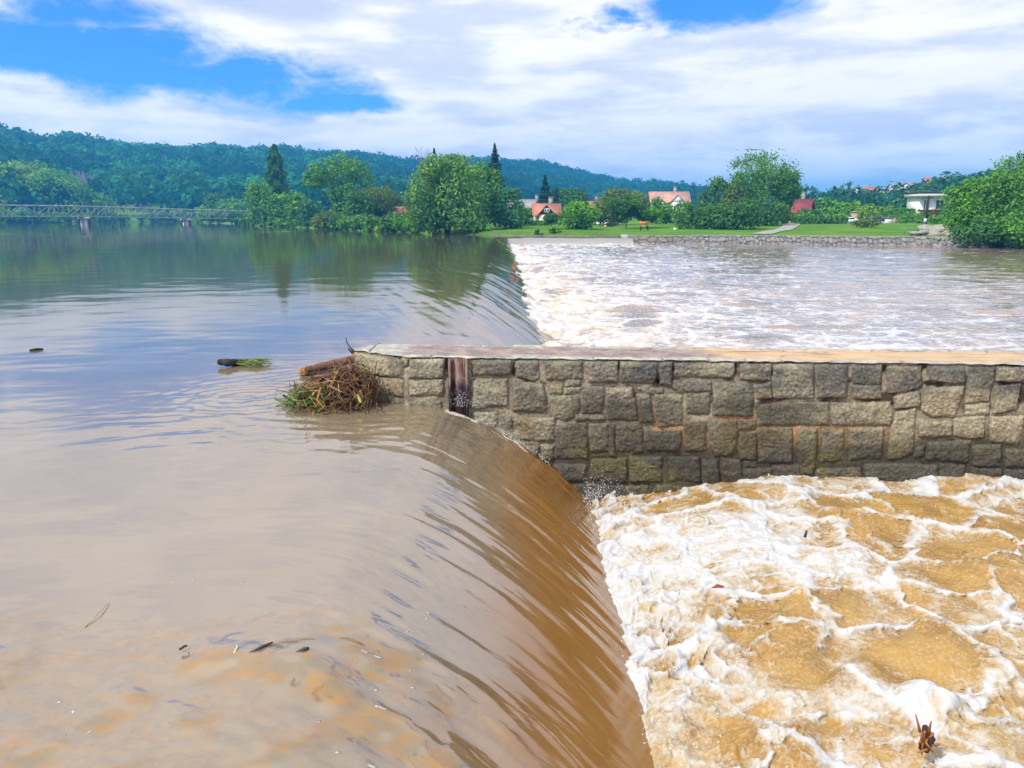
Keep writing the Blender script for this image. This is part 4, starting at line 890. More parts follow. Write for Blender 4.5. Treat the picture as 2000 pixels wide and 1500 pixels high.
T('spruce', 851, 288, 450, 60, 104, 'conifer', 'dark spruce tip poking up behind the great willow', 'cone', G_B)
T('willow_tree', 874, 290, 456, 152, 81, 'willow', 'great drooping willow leaning over the river above the weir', 'willow', G_B, dens=1.6)
T('deciduous_tree', 846, 366, 455, 46, 79, 'dark', 'dark leafy tree in the hollow of the great willow', 'tall', G_B)
T('deciduous_tree', 946, 308, 456, 70, 89, 'mid', 'tall green tree between the willow and the tall spruce', 'tall', G_B)
T('spruce', 967, 279, 452, 80, 100, 'conifer', 'tallest dark spruce with a crooked tip behind the willow', 'cone', G_B, dens=1.5)
T('deciduous_tree', 988, 364, 452, 88, 83, 'teal', 'dense round tree at the corner where the weir begins', 'round', G_B, dens=1.2)
T('deciduous_tree', 1024, 402, 444, 36, 98, 'mid', 'slim green tree touching the small red roofed house', 'tall', G_B)
T('bush', 940, 440, 457, 44, 79, 'bright', 'short bright shrub on the bank between willow and round tree', 'bush', G_B, cat='bush')
# round the meadow
T('spruce', 1064, 341, 432, 50, 150, 'conifer', 'broad blue spruce rising behind the small red roofed house', 'cone', G_R, dens=1.4)
T('pine_tree', 1092, 366, 430, 50, 158, 'conifer', 'dark evergreen beside the blue spruce', 'round', G_R)
T('deciduous_tree', 1118, 366, 432, 66, 150, 'dark', 'dull green tree between blue spruce and meadow', 'round', G_R)
T('deciduous_tree', 1131, 392, 456, 84, 80, 'bright', 'broad bright tree with foliage to the ground on the meadow', 'round', G_R, dens=1.3)
T('young_tree', 1076, 416, 445, 22, 92, 'dark', 'small dark leaning tree before the cream house wall', 'airy', G_R, dens=1.5)
T('bush', 1051, 449, 461, 16, 74, 'dark', 'tiny dark shrub at the meadow edge', 'bush', G_R, cat='bush')
T('bush', 1088, 445, 462, 34, 74, 'lime', 'bright yellow green shrub at the meadow edge', 'bush', G_R, cat='bush')
T('deciduous_tree', 1198, 367, 440, 96, 108, 'olive', 'wide olive green tree at the middle of the meadow', 'round', G_R, dens=1.2)
T('deciduous_tree', 1222, 384, 451, 66, 88, 'dark', 'dark tree standing on a clear trunk on the meadow', 'airy2', G_R, dens=2.2)
T('deciduous_tree', 1262, 406, 449, 48, 90, 'bright', 'small bright tree with thin trunk beside the orange bench', 'airy2', G_R, dens=2.2)
T('bush', 1196, 436, 447, 22, 96, 'brownish', 'reddish brown bush at the foot of the olive tree', 'bush', G_R, cat='bush')
T('bare_tree', 1274, 372, 442, 44, 118, 'brownish', 'pale bare branched tree in front of the big gabled house', 'bare', G_R)
T('deciduous_tree', 1246, 372, 436, 60, 170, 'olive', 'hazy thin tree left of the big gabled house', 'airy', G_R)
T('deciduous_tree', 1300, 398, 448, 50, 104, 'mid', 'green tree below the gables of the big house', 'round', G_R)
T('deciduous_tree', 1334, 392, 450, 56, 100, 'mid', 'green tree beside the dark thicket', 'round', G_R)
T('bush', 1372, 392, 456, 96, 84, 'dark', 'left part of the dark thicket beside the tall airy tree', 'bush', G_R, cat='bush', dens=1.4)
T('bush', 1440, 384, 457, 110, 82, 'dark', 'right part of the dark thicket below the tall airy tree', 'bush', G_R, cat='bush', dens=1.4)
T('deciduous_tree', 1396, 343, 446, 76, 98, 'dark', 'grey green tree rising from the dark thicket', 'round', G_R)
T('deciduous_tree', 1432, 350, 446, 46, 94, 'olive', 'olive green tree between the thicket and the tall airy tree', 'tall', G_R)
T('tall_tree', 1476, 291, 448, 112, 96, 'mid', 'tallest airy tree with sky showing through its limbs', 'airy', G_R, dens=1.3)
T('tall_tree', 1528, 326, 446, 50, 97, 'mid', 'shorter airy tree beside the tallest one', 'airy', G_R, dens=1.2)
T('bush', 1498, 376, 452, 84, 90, 'dark', 'dark bush under the airy trees beside the lane', 'bush', G_R, cat='bush')
T('bush', 1540, 412, 440, 34, 102, 'bright', 'bright shrub below the white gable by the lane', 'bush', G_R, cat='bush')
T('deciduous_tree', 1608, 384, 432, 52, 128, 'mid', 'round tree hiding the end of the dark red roof', 'round', G_R)
T('deciduous_tree', 1578, 408, 434, 50, 116, 'dark', 'low green tree in front of the dark red roof', 'round', G_R)
T('deciduous_tree', 1648, 394, 432, 62, 118, 'bright', 'flat topped bright tree above the parked cars', 'round', G_R)
T('deciduous_tree', 1694, 398, 432, 52, 112, 'lime', 'yellow green tree right of the brick gate pillar', 'round', G_R)
T('bush', 1692, 424, 454, 54, 82, 'olive', 'reddish olive bush alone on the grass slope', 'bush', G_R, cat='bush')
T('bush', 1782, 414, 440, 50, 98, 'mid', 'leafy bush beside the white garage door', 'bush', G_R, cat='bush')
T('deciduous_tree', 1762, 388, 428, 50, 150, 'teal', 'grey green tree left of the flat roofed white house', 'round', G_R)
T('deciduous_tree', 1808, 356, 420, 50, 170, 'olive', 'thin topped tree above the flat roofed white house', 'airy', G_R)
T('bush', 1832, 420, 444, 56, 94, 'bright', 'bright bush under the flat roofed white house', 'bush', G_R, cat='bush')
T('deciduous_tree', 1852, 396, 436, 44, 110, 'mid', 'tree overlapping the end of the flat roofed house', 'round', G_R)
T('deciduous_tree', 1282, 384, 447, 44, 108, 'mid', 'leafy tree in front of the left gable of the big house', 'round', G_R)
T('bush', 1566, 414, 440, 44, 108, 'mid', 'round green bush under the maroon roof by the lane', 'bush', G_R, cat='bush')
T('bush', 1630, 415, 437, 60, 112, 'bright', 'bright bush behind the parked white cars', 'bush', G_R, cat='bush')
T('deciduous_tree', 1730, 400, 432, 48, 116, 'mid', 'green tree behind the white garage', 'round', G_R)
# big clump on the bank near the frame edge
T('deciduous_tree', 1900, 344, 476, 120, 64, 'bright', 'bright rounded tree leaning over the stone embankment end', 'round', G_R, dens=1.3)
T('deciduous_tree', 1972, 334, 482, 150, 60, 'mid', 'largest green tree over the lower river bank', 'round', G_R, dens=1.4)
T('tall_tree', 1980, 284, 476, 104, 64, 'mid', 'airy tree top rising over the largest bank tree', 'airy', G_R, dens=1.7)
T('bush', 1912, 424, 484, 96, 58, 'dark', 'dark bush hanging over the water at the embankment end', 'bush', G_R, cat='bush', dens=1.3)
T('bush', 1990, 416, 486, 100, 56, 'mid', 'dense green bush hanging over the water by the frame edge', 'bush', G_R, cat='bush', dens=1.3)
T('deciduous_tree', 2070, 320, 486, 160, 57, 'mid', 'green bank tree standing past the frame edge', 'round', G_R)
# bushes that line the water, alike but for where they stand
def fringe(px0, px1, step, green, label, group, off, h0, h1):
    rs_ = random.Random(int(px0)); px = px0
    sx_ = [p[0] for p in SHORE]; sy_ = [p[1] for p in SHORE]
    while px < px1:
        for Y in np.arange(60., 330., .5):
            p = P(px, 440, Y)
            if Y > np.interp(p[0], sx_, sy_)+off: break
        hh_ = rs_.uniform(h0, h1); z = max(gz(p[0], Y), -.3); slope_ = ray(px, 440); d_ = math.hypot(*slope_[:2])
        # top row of the photo for a plant of that height
        yt = min(range(380, 470), key=lambda q: abs(P(px, q, Y)[2]-(z+hh_)))
        T('bush', px, yt, 444, hh_*rs_.uniform(1.3, 2.0)*1530/Y, Y, rs_.choice(green), label, 'bush', group, cat='bush')
        px += step*rs_.uniform(.7, 1.3)
fringe(-30, 470, 30, ['mid', 'dark', 'teal', 'mid'], 'leafy bush in the belt along the water beyond the footbridge', 'bushes along the water beyond the footbridge', 1.0, 2.4, 4.6)
fringe(492, 815, 21, ['mid', 'bright', 'dark', 'mid'], 'low leafy bush overhanging the water on the far bank', 'low bushes overhanging the water on the far bank', .3, 1.2, 2.6)
# clipped hedges
def hedge(x0, x1, yt, yb, Y, green, label):
    a = P(x0, yb, Y); b = P(x1, yb, Y); zt_ = P(x0, yt, Y)[2]; zb_ = gz((a[0]+b[0])/2, Y); L = b[0]-a[0]; Hh = max(.5, zt_-zb_); rng = np.random.default_rng(int(x0))
    root = empty('hedge', ((a[0]+b[0])/2, Y, zb_)); tag(root, label, 'hedge')
    n = int(900*max(1, L/6)); C = np.stack((rng.uniform(-L/2, L/2, n), rng.uniform(-.6, .6, n), rng.uniform(0, Hh, n)), -1)
    k = rng.integers(0, 3, n); C[:, 1] = np.where(k == 0, -.62+.06*rng.normal(size=n), C[:, 1]); C[:, 2] = np.where(k == 1, Hh+.06*rng.normal(size=n), C[:, 2])
    Nn = np.stack((rng.normal(size=n)*.5, np.where(k == 0, -1, 0)+rng.normal(size=n)*.4, np.where(k == 1, 1, .3)+rng.normal(size=n)*.3), -1); tv_ = rng.random((n, 1))
    c0, c1 = green if isinstance(green, tuple) else GREEN[green]
    V, F, cc_ = cards(C, Nn, .22, np.asarray(c0)*(1-tv_)+np.asarray(c1)*tv_, rng); raw_mesh('leaves', V, F, ML, root, col=cc_)
    mb = MB()
    mb.tube([(-L/2+.1, 0, .12), (L/2-.1, 0, .12)], .03, 5)
    for k in range(int(L/1.2)+1): mb.tube([(-L/2+.1+k*1.2, 0, -.1), (-L/2+.1+k*1.2, 0, Hh*.8)], [.04, .02], 5)
    mb.build('stems', MBARK, root)
hedge(1552, 1650, 425, 439, 94, 'dark', 'low dark clipped hedge in front of the parked cars')
hedge(1722, 1782, 409, 424, 112, 'mid', 'green clipped hedge above the white garage door')
hedge(1796, 1852, 411, 421, 112, ((.10, .10, .015), (.22, .15, .02)), 'russet tinged hedge below the flat roofed white house')
hedge(1028, 1128, 437, 442, 104, 'mid', 'thin garden hedge along the foot of the small red roofed house')

# ------------------------------------------------------------------ forest on the hills
rng = np.random.default_rng(77)
def forest(name, n, a0, a1, f0, f1, label, c0, c1, size, card, big):  # leaf colours passed in lean teal-blue, with distance haze put into them
    a = rng.uniform(a0, a1, n); rr = np.interp(a, RID, RDR); r = rr*np.sqrt(rng.uniform(f0**2, f1**2, n))
    ridge = rng.random(n) < .22; r = np.where(ridge, rr*rng.uniform(.93, 1.03, n), r)
    x = r*np.sin(a); y = r*np.cos(a); z, s = terrain_h(x, y); vv_ = (y*ST+(z+3-CAMZ)*CT)/np.maximum(1, y*CT-(z+3-CAMZ)*ST); pxx = 1000+FPX*x/np.maximum(1, y*CT-(z+3-CAMZ)*ST); pyy = 750-FPX*vv_
    dead = (pxx > 116) & (pxx < 305) & (pyy < 412) & (pyy > np.interp(pxx, (118, 150, 180, 225, 270, 300), (352, 330, 342, 352, 362, 384))+2) & ~((pxx > 235) & (pxx < 262)) & (rng.random(n) < .93)
    ok = (s > 8) & (y > 60) & ~dead; x, y, z = x[ok], y[ok], z[ok]
    m_ = len(x); Rr = size*rng.uniform(.65, 1.25, m_); Hh = Rr*rng.uniform(1.0, 1.5, m_)*big
    tone = np.clip(.48+1.3*fbm(x*.012, y*.012, 701, 3)+rng.normal(size=m_)*.38, 0, 1.25)
    k = card; d = rng.normal(size=(m_, k, 3)); d[..., 2] = np.abs(d[..., 2])*.9-.25; d /= np.linalg.norm(d, axis=2, keepdims=True)
    C = np.stack((x, y, z+Hh*.75), -1)[:, None]+d*np.stack((Rr, Rr, Hh*.75), -1)[:, None]*(1+.08*rng.normal(size=(m_, k, 1)))
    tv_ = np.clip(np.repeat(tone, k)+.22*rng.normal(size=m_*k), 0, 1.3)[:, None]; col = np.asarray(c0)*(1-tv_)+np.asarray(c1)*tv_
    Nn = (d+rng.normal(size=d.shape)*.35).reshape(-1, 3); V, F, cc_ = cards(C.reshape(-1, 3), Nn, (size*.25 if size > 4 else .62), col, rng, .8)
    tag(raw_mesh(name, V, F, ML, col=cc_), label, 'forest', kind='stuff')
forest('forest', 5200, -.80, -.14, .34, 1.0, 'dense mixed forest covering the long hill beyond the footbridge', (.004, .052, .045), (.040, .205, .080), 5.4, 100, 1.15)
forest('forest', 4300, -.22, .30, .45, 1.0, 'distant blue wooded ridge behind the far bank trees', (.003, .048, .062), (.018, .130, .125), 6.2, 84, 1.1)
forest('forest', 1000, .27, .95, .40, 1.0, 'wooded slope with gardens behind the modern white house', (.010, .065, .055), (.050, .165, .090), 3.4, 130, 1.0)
# dead spruces in the forest
mb = MB(); 
YY = np.arange(285., 720., 3.)
for k in range(330):
    px = rng.uniform(118, 300); yy = np.interp(px, (118, 190, 240, 300), (398, 402, 408, 410))-rng.uniform(0, 44)
    if 235 < px < 262 and rng.random() < .7: continue
    pts = np.array([P(px, yy, q) for q in YY]); hit = np.nonzero(terrain_h(pts[:, 0], pts[:, 1])[0] > pts[:, 2])[0]
    if not len(hit): continue
    p = pts[hit[0]]; Yd = p[1]; z0 = gz(p[0], Yd)-.5; top = np.interp(px, (118, 150, 180, 225, 270, 300), (352, 330, 342, 352, 362, 380))+rng.uniform(-4, 20); zt_ = min(z0+rng.uniform(11, 19), P(px, top, Yd)[2])
    if zt_-z0 < 5: continue
    mb.tube([(p[0], Yd, z0), (p[0]+rng.normal()*.2, Yd, zt_)], [.34, .08], 4, cap=False)
    for q in range(16):
        zq_ = z0+(zt_-z0)*rng.uniform(.25, .95); an = rng.uniform(0, 6.28); L = 2.2*(1-(zq_-z0)/(zt_-z0)*.7); mb.tube([(p[0], Yd, zq_), (p[0]+math.cos(an)*L, Yd+math.sin(an)*L, zq_-.5)], [.09, .03], 3, cap=False)
tag(mb.build('dead_wood', simple('bleached_wood', (.30, .24, .29), .95, .2, 4)), 'grey purple stand of dead spruces on the hill beyond the footbridge', 'forest', kind='stuff')
# dark pines on the skyline of the slope at the right
for i, (px, yt, yb, wd, Yd, kind) in enumerate(((1555, 378, 402, 16, 330, 'cone'), (1572, 376, 402, 16, 336, 'cone'), (1588, 374, 402, 18, 332, 'cone'), (1602, 376, 400, 14, 326, 'cone'), (1616, 372, 400, 14, 330, 'cone'), (1630, 376, 400, 14, 338, 'round'), (1668, 368, 394, 22, 320, 'round'), (1693, 364, 392, 16, 322, 'cone'), (1722, 363, 390, 22, 318, 'round'), (1740, 362, 390, 24, 316, 'round'), (1764, 363, 388, 22, 320, 'round'), (1790, 363, 384, 12, 318, 'cone'))):
    lab = ['first dark skyline spruce beside the shorter airy tree', 'second skyline spruce from the shorter airy tree', 'wider skyline spruce over the dark red roof', 'slim skyline spruce over the end of the dark red roof', 'thin skyline spruce before the gap in the conifer row', 'small rounded pine at the end of the conifer row', 'broad dark pine behind the first hillside house', 'pointed spruce above the hillside house with the red roof', 'rounded pine left of the twin skyline pines', 'taller of the twin skyline pines', 'rounded pine above the white hillside villa', 'last small spruce on the skyline before the flat roofed house'][i]
    T('spruce' if kind == 'cone' else 'pine_tree', px, yt, yb, wd, Yd, 'conifer', lab, kind, 'conifers on the skyline', dens=.5, leaf=.55)
# ------------------------------------------------------------------ houses
def paint(n, c, **k): return simple(n, c, .85, .10, 1.5, **k)
M_CREAM = paint('cream_plaster', (.56, .49, .36)); M_WHITE = paint('white_plaster', (.72, .71, .68)); M_DKWOOD = simple('dark_boarding', (.045, .022, .024), .8, .3, 8, .01)
M_GLASS = mat('window_glass', (.03, .04, .05), .08)[0]; M_FRAME = paint('white_frame', (.75, .75, .74)); M_CONC = simple('concrete', (.34, .33, .31), .9, .22, 2.5, .01)
def roof_mat(n, c):
    m, t, b = mat(n, c, .8, spec=.25); v = t.coord('Object'); n1 = t.noise(v, 1.2, 5, .6); wv = t.new('ShaderNodeTexWave', bands_direction='X'); t.put(wv.inputs[0], v); wv.inputs['Scale'].default_value = 1.6
    f = t.math('ADD', t.range(n1, .3, .7, .78, 1.2, False), t.math('MULTIPLY', wv.outputs['Fac'], .12)); k = t.new('ShaderNodeVectorMath', operation='SCALE'); k.inputs[0].default_value = c; t.put(k.inputs['Scale'], f); t.put(b.inputs['Base Color'], k.outputs[0]); t.put(b.inputs['Normal'], t.bump(wv.outputs['Fac'], .6, .05)); return m
M_ROOF = {k: roof_mat('roof_'+k, c) for k, c in dict(salmon=(.43, .17, .115), orange=(.38, .16, .09), pale=(.52, .29, .21), maroon=(.24, .050, .055), grey=(.28, .25, .25), dark=(.05, .055, .06), rust=(.42, .15, .08)).items()}
def window(par, c, w, h, ny, bars=1, name='window'):
    """window on a wall facing local -Y (ny=-1) or +-X given as angle"""
    x, y, z = c; ca, sa = math.cos(ny), math.sin(ny)
    def q(l, o, zz): return (x+l*ca+o*sa, y+l*sa-o*ca, zz)
    mb = MB(); f = .09
    for l, zz, ww, hh in ((-w/2, z, f, h+f), (w/2, z, f, h+f), (0, z+h/2, w-f, f), (0, z-h/2, w-f, f)): mb.box(q(l, .03, zz), (ww, .10, hh), ny)
    for k in range(bars): mb.box(q(-w/2+w*(k+1)/(bars+1), .025, z), (f*.8, .07, h-f), ny)
    o = mb.build(name, M_FRAME, par); pm = MB(); pm.box(q(0, .012, z), (w-f*.5, .03, h-f*.5), ny); pm.build('pane', M_GLASS, o)
    return o
def gable_house(name, label, px, py, Y, w, d, hw, hr, rz, mwall, mroof, mgable=None, over=.45, chimney=True, wins=(), gwins=(), z=None):
    """ridge runs along local X; gables on local +-X; front is local -Y"""
    p = P(px, py, Y); z0 = gz(p[0], Y) if z is None else z
    r = empty(name, (p[0], Y, z0), rz); tag(r, label, 'house')
    mb = MB(); a, b = w/2, d/2
    V = [(-a, -b, -1), (a, -b, -1), (a, b, -1), (-a, b, -1), (-a, -b, hw), (a, -b, hw), (a, b, hw), (-a, b, hw)]
    mb.add(V, [(0, 1, 5, 4), (1, 2, 6, 5), (2, 3, 7, 6), (3, 0, 4, 7), (4, 5, 6, 7)]); mb.build('wall', mwall, r)
    for s in (-1, 1):
        g = MB(); x0 = s*(a-.10); x1 = s*a; z_ = hw+.003
        g.add([(x0, -b, z_), (x0, b, z_), (x0, 0, hw+hr), (x1, -b, z_), (x1, b, z_), (x1, 0, hw+hr)], [(0, 1, 2), (3, 5, 4), (0, 3, 4, 1), (1, 4, 5, 2), (2, 5, 3, 0)]); g.build('gable', mgable or mwall, r)
    rf = MB(); tk = .16; k = hr/b; ax = a+over; by = b+over; ze = hw-over*k+.02
    for s in (-1, 1):
        rf.add([(-ax, s*by, ze), (ax, s*by, ze), (ax, 0, hw+hr+.02), (-ax, 0, hw+hr+.02), (-ax, s*by, ze+tk), (ax, s*by, ze+tk), (ax, 0, hw+hr+.02+tk), (-ax, 0, hw+hr+.02+tk)], [(0, 1, 2, 3), (4, 7, 6, 5), (0, 4, 5, 1), (1, 5, 6, 2), (2, 6, 7, 3), (3, 7, 4, 0)])
    ro = rf.build('roof', mroof, r)
    if chimney:
        c = MB(); c.box((w*.18, d*.08, hw+hr+.35), (.6, .6, 1.5)); c.box((w*.18, d*.08, hw+hr+1.14), (.76, .76, .09)); c.build('chimney', M_CONC, ro)
    for (lx, z_, ww, hh) in wins: window(r, (lx, -b, z_), ww, hh, 0)
    for (side, ly, z_, ww, hh) in gwins: window(r, (side*a, ly, z_), ww, hh, R(90)*side if side > 0 else R(-90))
    return r
# small house with the dark gable: the gable faces the river
m1 = 102/1530.
h1 = gable_house('house', 'small cream house with salmon roof and dark boarded cross gable', 1067, 438, 124, 3.7, 3.4, 1.4, 1.45, R(2), M_CREAM, M_ROOF['salmon'], wins=((-1.5, .75, .4, .6),), chimney=True)
def boxv(x0, x1, y0, y1, z0, z1): return [(x0, y0, z0), (x1, y0, z0), (x1, y1, z0), (x0, y1, z0), (x0, y0, z1), (x1, y0, z1), (x1, y1, z1), (x0, y1, z1)]
def cross_gable(par, lx, ww, y0, y1, zt_, rise, mw, mg, mr, win=None):
    g = MB(); g.add(boxv(lx-ww/2, lx+ww/2, y0, y1, -1, zt_), [(0, 1, 5, 4), (1, 2, 6, 5), (3, 0, 4, 7), (4, 5, 6, 7)]); g.build('bay_wall', mw, par)
    g = MB(); e = ww/2+.08; g.add([(lx-e, y0-.06, zt_+.003), (lx+e, y0-.06, zt_+.003), (lx, y0-.06, zt_+rise), (lx-e, y0+.10, zt_+.003), (lx+e, y0+.10, zt_+.003), (lx, y0+.10, zt_+rise)], [(0, 1, 2), (3, 5, 4), (0, 3, 4, 1), (1, 4, 5, 2), (2, 5, 3, 0)]); g.build('gable', mg, par)
    rf = MB(); e = ww/2+.28; k = rise/(ww/2+.08); z1 = zt_+rise+.02; z0 = z1-e*k; ya = y0-.22; yb = y1+.9
    for s in (-1, 1): rf.add([(lx+s*e, ya, z0), (lx+s*e, yb, z0), (lx, yb, z1), (lx, ya, z1), (lx+s*e, ya, z0+.12), (lx+s*e, yb, z0+.12), (lx, yb, z1+.12), (lx, ya, z1+.12)], [(0, 1, 2, 3), (4, 7, 6, 5), (0, 4, 5, 1), (1, 5, 6, 2), (2, 6, 7, 3), (3, 7, 4, 0)])
    rf.build('gable_roof', mr, par)
cross_gable(h1, -.15, 2.3, -2.3, -1.7, 1.38, 1.32, M_CREAM, M_DKWOOD, M_ROOF['salmon'])
for lx in (-.36, .06): window(h1, (lx, -2.36, 1.95), .30, .52, 0, 0)
window(h1, (.35, -2.3, .78), .50, .68, 0)
gable_house('house', 'low house with an orange roof half hidden between willow bush and great willow', 784, 438, 122, 2.7, 3.0, 1.5, 1.0, R(-8), M_WHITE, M_ROOF['orange'], wins=((-.6, .8, .5, .7),), chimney=False)
gable_house('house', 'grey roofed house peeping over the small salmon roof', 1034, 430, 170, 9, 6, 2.9, 1.6, R(4), M_CREAM, M_ROOF['grey'], wins=((-2.5, 1.6, 1, 1.2),))
gable_house('house', 'house with a small orange roof behind the broad bright meadow tree', 1152, 428, 165, 7, 6, 2.4, 1.7, R(-5), M_CREAM, M_ROOF['orange'], wins=((2.2, 1.4, 1, 1.2),))
gable_house('garden_shed', 'little white shed roof right of the broad bright meadow tree', 1178, 432, 130, 3.4, 3, 1.6, .8, R(8), M_WHITE, M_ROOF['grey'], chimney=False, over=.25)
hb = gable_house('house', 'big pale roofed house with several gables behind the meadow trees', 1304, 432, 168, 7.6, 6, 3.7, 2.0, R(-4), M_CREAM, M_ROOF['pale'], wins=((-.6, 2.7, .8, 1.1), (3.1, 2.7, .8, 1.1)), gwins=((-1, 0, 4.1, .8, 1.0),))
for lx, ww in ((-2.5, 2.0), (1.4, 2.6)):
    cross_gable(hb, lx, ww, -3.8, -3.0, 3.72, ww*.5, M_WHITE, M_WHITE, M_ROOF['pale']); window(hb, (lx, -3.8, 2.6), .8, 1.1, 0)
gable_house('house', 'white gabled house with long maroon roof beside the lane', 1554, 432, 122, 4.0, 4.2, 1.6, 1.7, R(-33), M_WHITE, M_ROOF['maroon'], gwins=((-1, -.6, .95, .4, 1.0), (-1, .6, .95, .4, 1.0)), wins=((.8, .9, .6, .8),))
# modern flat roofed white house
p = P(1818, 412, 128); mh = empty('house', (p[0], 128, p[2]-.4), R(-6)); tag(mh, 'modern white house with dark flat roof and balcony', 'house')
mb = MB(); mb.box((0, 0, .9), (5.8, 5, 3.4)); mb.build('wall', M_WHITE, mh)
mb = MB(); mb.box((0, -.4, 2.87), (6.8, 6.4, .5)); mb.build('fascia', M_WHITE, mh)
mb = MB(); mb.box((0, -.4, 3.26), (7.0, 6.6, .26)); mb.build('roof', M_ROOF['dark'], mh)
for lx, ww in ((.2, 1.2), (2.0, 1.0), (-1.9, .7)): window(mh, (lx, -2.5, 1.35), ww, 1.5, 0)
mb = MB(); mb.box((.3, -3.2, .05), (6.6, 1.3, .22)); mb.box((2.0, -3.82, .42), (3.2, .08, .5)); mb.box((-1.8, -3.82, .42), (2.4, .08, .5)); mb.build('balcony', M_WHITE, mh)
mb = MB()
for k in range(9): mb.bar((3.4+.0*k, -3.8+k*.05, .5-.10*k), (5.0, -3.8+k*.05, -.3-.10*k), .05)
mb.build('stair_rail', M_FRAME, mh)
# houses scattered over the slope
for i, (px, py, Yd, wd, rf_, rz, lab) in enumerate(((1690, 386, 300, 9, 'rust', 20, 'hillside house with rust roof and white gable under the pointed spruce'), (1650, 388, 305, 8, 'grey', -10, 'low pale hillside house left of the pointed spruce'), (1720, 399, 230, 6, 'salmon', 12, 'small salmon roofed house below the wooded slope'), (1756, 379, 300, 7, 'grey', 0, 'white hillside villa with grey roof under the rounded pine'), (1782, 378, 296, 8, 'grey', 30, 'white gabled hillside house beside the last small spruce'), (1650, 397, 300, 6, 'grey', 0, 'tiny white hillside house at the foot of the slope'), (1830, 371, 260, 8, 'rust', -15, 'brownish roofed hillside house above the modern white house'), (1742, 408, 180, 7, 'grey', 5, 'flat grey roofed outbuilding behind the green hedge'))):
    p = P(px, py, Yd); gable_house('house', lab, px, py, Yd, wd, wd*.8, 2.4, 1.7, R(rz), M_WHITE, M_ROOF[rf_], wins=((-wd*.2, 1.4, 1.1, 1.2), (wd*.2, 1.4, 1.1, 1.2)), gwins=((-1, 0, 1.6, 1, 1.2),), z=float(p[2])-.3)

# ------------------------------------------------------------------ the footbridge
Mb_ = simple('green_grey_paint', (.27, .31, .29), .6, .2, 3); M_PIER = simple('pale_pier_concrete', (.62, .61, .58), .9, .15, 2); M_TIMB = simple('black_timber', (.03, .028, .026), .9, .3, 4)
BR = [P(-330, 440, 108), P(0, 440, 150), P(165, 440, 165), P(363, 440, 195), P(492, 440, 216), P(560, 440, 230)]
BT = [P(-330, 396, 108)[2]-.05, P(0, 401, 150)[2], P(165, 403, 165)[2], P(363, 409.5, 195)[2], P(492, 412.5, 216)[2], P(560, 414, 230)[2]]
L_ = [0]
for a, b in zip(BR[:-1], BR[1:]): L_.append(L_[-1]+math.hypot(b[0]-a[0], b[1]-a[1]))
def bp(s, o=0, z=0):
    x = np.interp(s, L_, [q[0] for q in BR]); y = np.interp(s, L_, [q[1] for q in BR]); zt_ = np.interp(s, L_, BT)
    s2 = s+.5; x2 = np.interp(min(s2, L_[-1]), L_, [q[0] for q in BR]); y2 = np.interp(min(s2, L_[-1]), L_, [q[1] for q in BR]); tx_, ty_ = (x2-x, y2-y) if s2 <= L_[-1] else (BR[-1][0]-BR[-2][0], BR[-1][1]-BR[-2][1]); l = math.hypot(tx_, ty_)
    return np.array((x+o*ty_/l, y-o*tx_/l, zt_+z))
br = empty('footbridge', tuple(bp(0)*np.array((1, 1, 0)))); tag(br, 'long pale green truss footbridge crossing the river on slender piers', 'bridge'); ob = np.array(br.location)
NP = int(L_[-1]/2.9); HB = 2.1
for o in (-.95, .95):
    mb = MB()
    for k in range(NP):
        s0, s1 = L_[-1]*k/NP, L_[-1]*(k+1)/NP; a, b = bp(s0, o)-ob, bp(s1, o)-ob; dz = np.array((0, 0, -HB))
        mb.bar(a, b, .17); mb.bar(a+dz, b+dz, .16); mb.bar(a, a+dz, .09)
        mb.bar(*((a+dz, b) if k % 2 else (a, b+dz)), .10)
    mb.build('truss', Mb_, br)
mb = MB()
for k in range(NP):
    a, b = bp(L_[-1]*k/NP, 0, -HB+.1)-ob, bp(L_[-1]*(k+1)/NP, 0, -HB+.1)-ob; mb.box((a+b)/2, (math.hypot(*(b-a)[:2])*.995, 1.7, .10), math.atan2((b-a)[1], (b-a)[0]))
mb.build('deck', M_CONC, br)
mb = MB()
for k in range(NP):
    for o in (-.8, .8): mb.bar(bp(L_[-1]*k/NP, o, .10)-ob, bp(L_[-1]*(k+1)/NP, o, .10)-ob, .08)
mb.build('handrail', M_FRAME, br)
for s in (L_[2], L_[3]):
    mb = MB(); c = bp(s, 0, -HB)-ob; an = math.atan2(BR[3][1]-BR[2][1], BR[3][0]-BR[2][0])
    mb.box((c[0], c[1], c[2]-.32), (1.1, 2.3, .4), an)
    for o in (-.45, .45):
        q = bp(s, o, 0)-ob; mb.tube([(q[0], q[1], -2.5), (q[0], q[1], c[2]-.5)], [.36, .36], 10)
    pr = mb.build('pier', M_PIER, br); mb = MB()
    for o in (-1.35, 1.35):
        q = bp(s, o, 0)-ob; mb.tube([(q[0], q[1], -2.5), (q[0], q[1], c[2]-.35)], [.26, .24], 8)
    mb.build('fender', M_TIMB, pr)
# abutment at the far bank
p = bp(L_[-1]-6); 

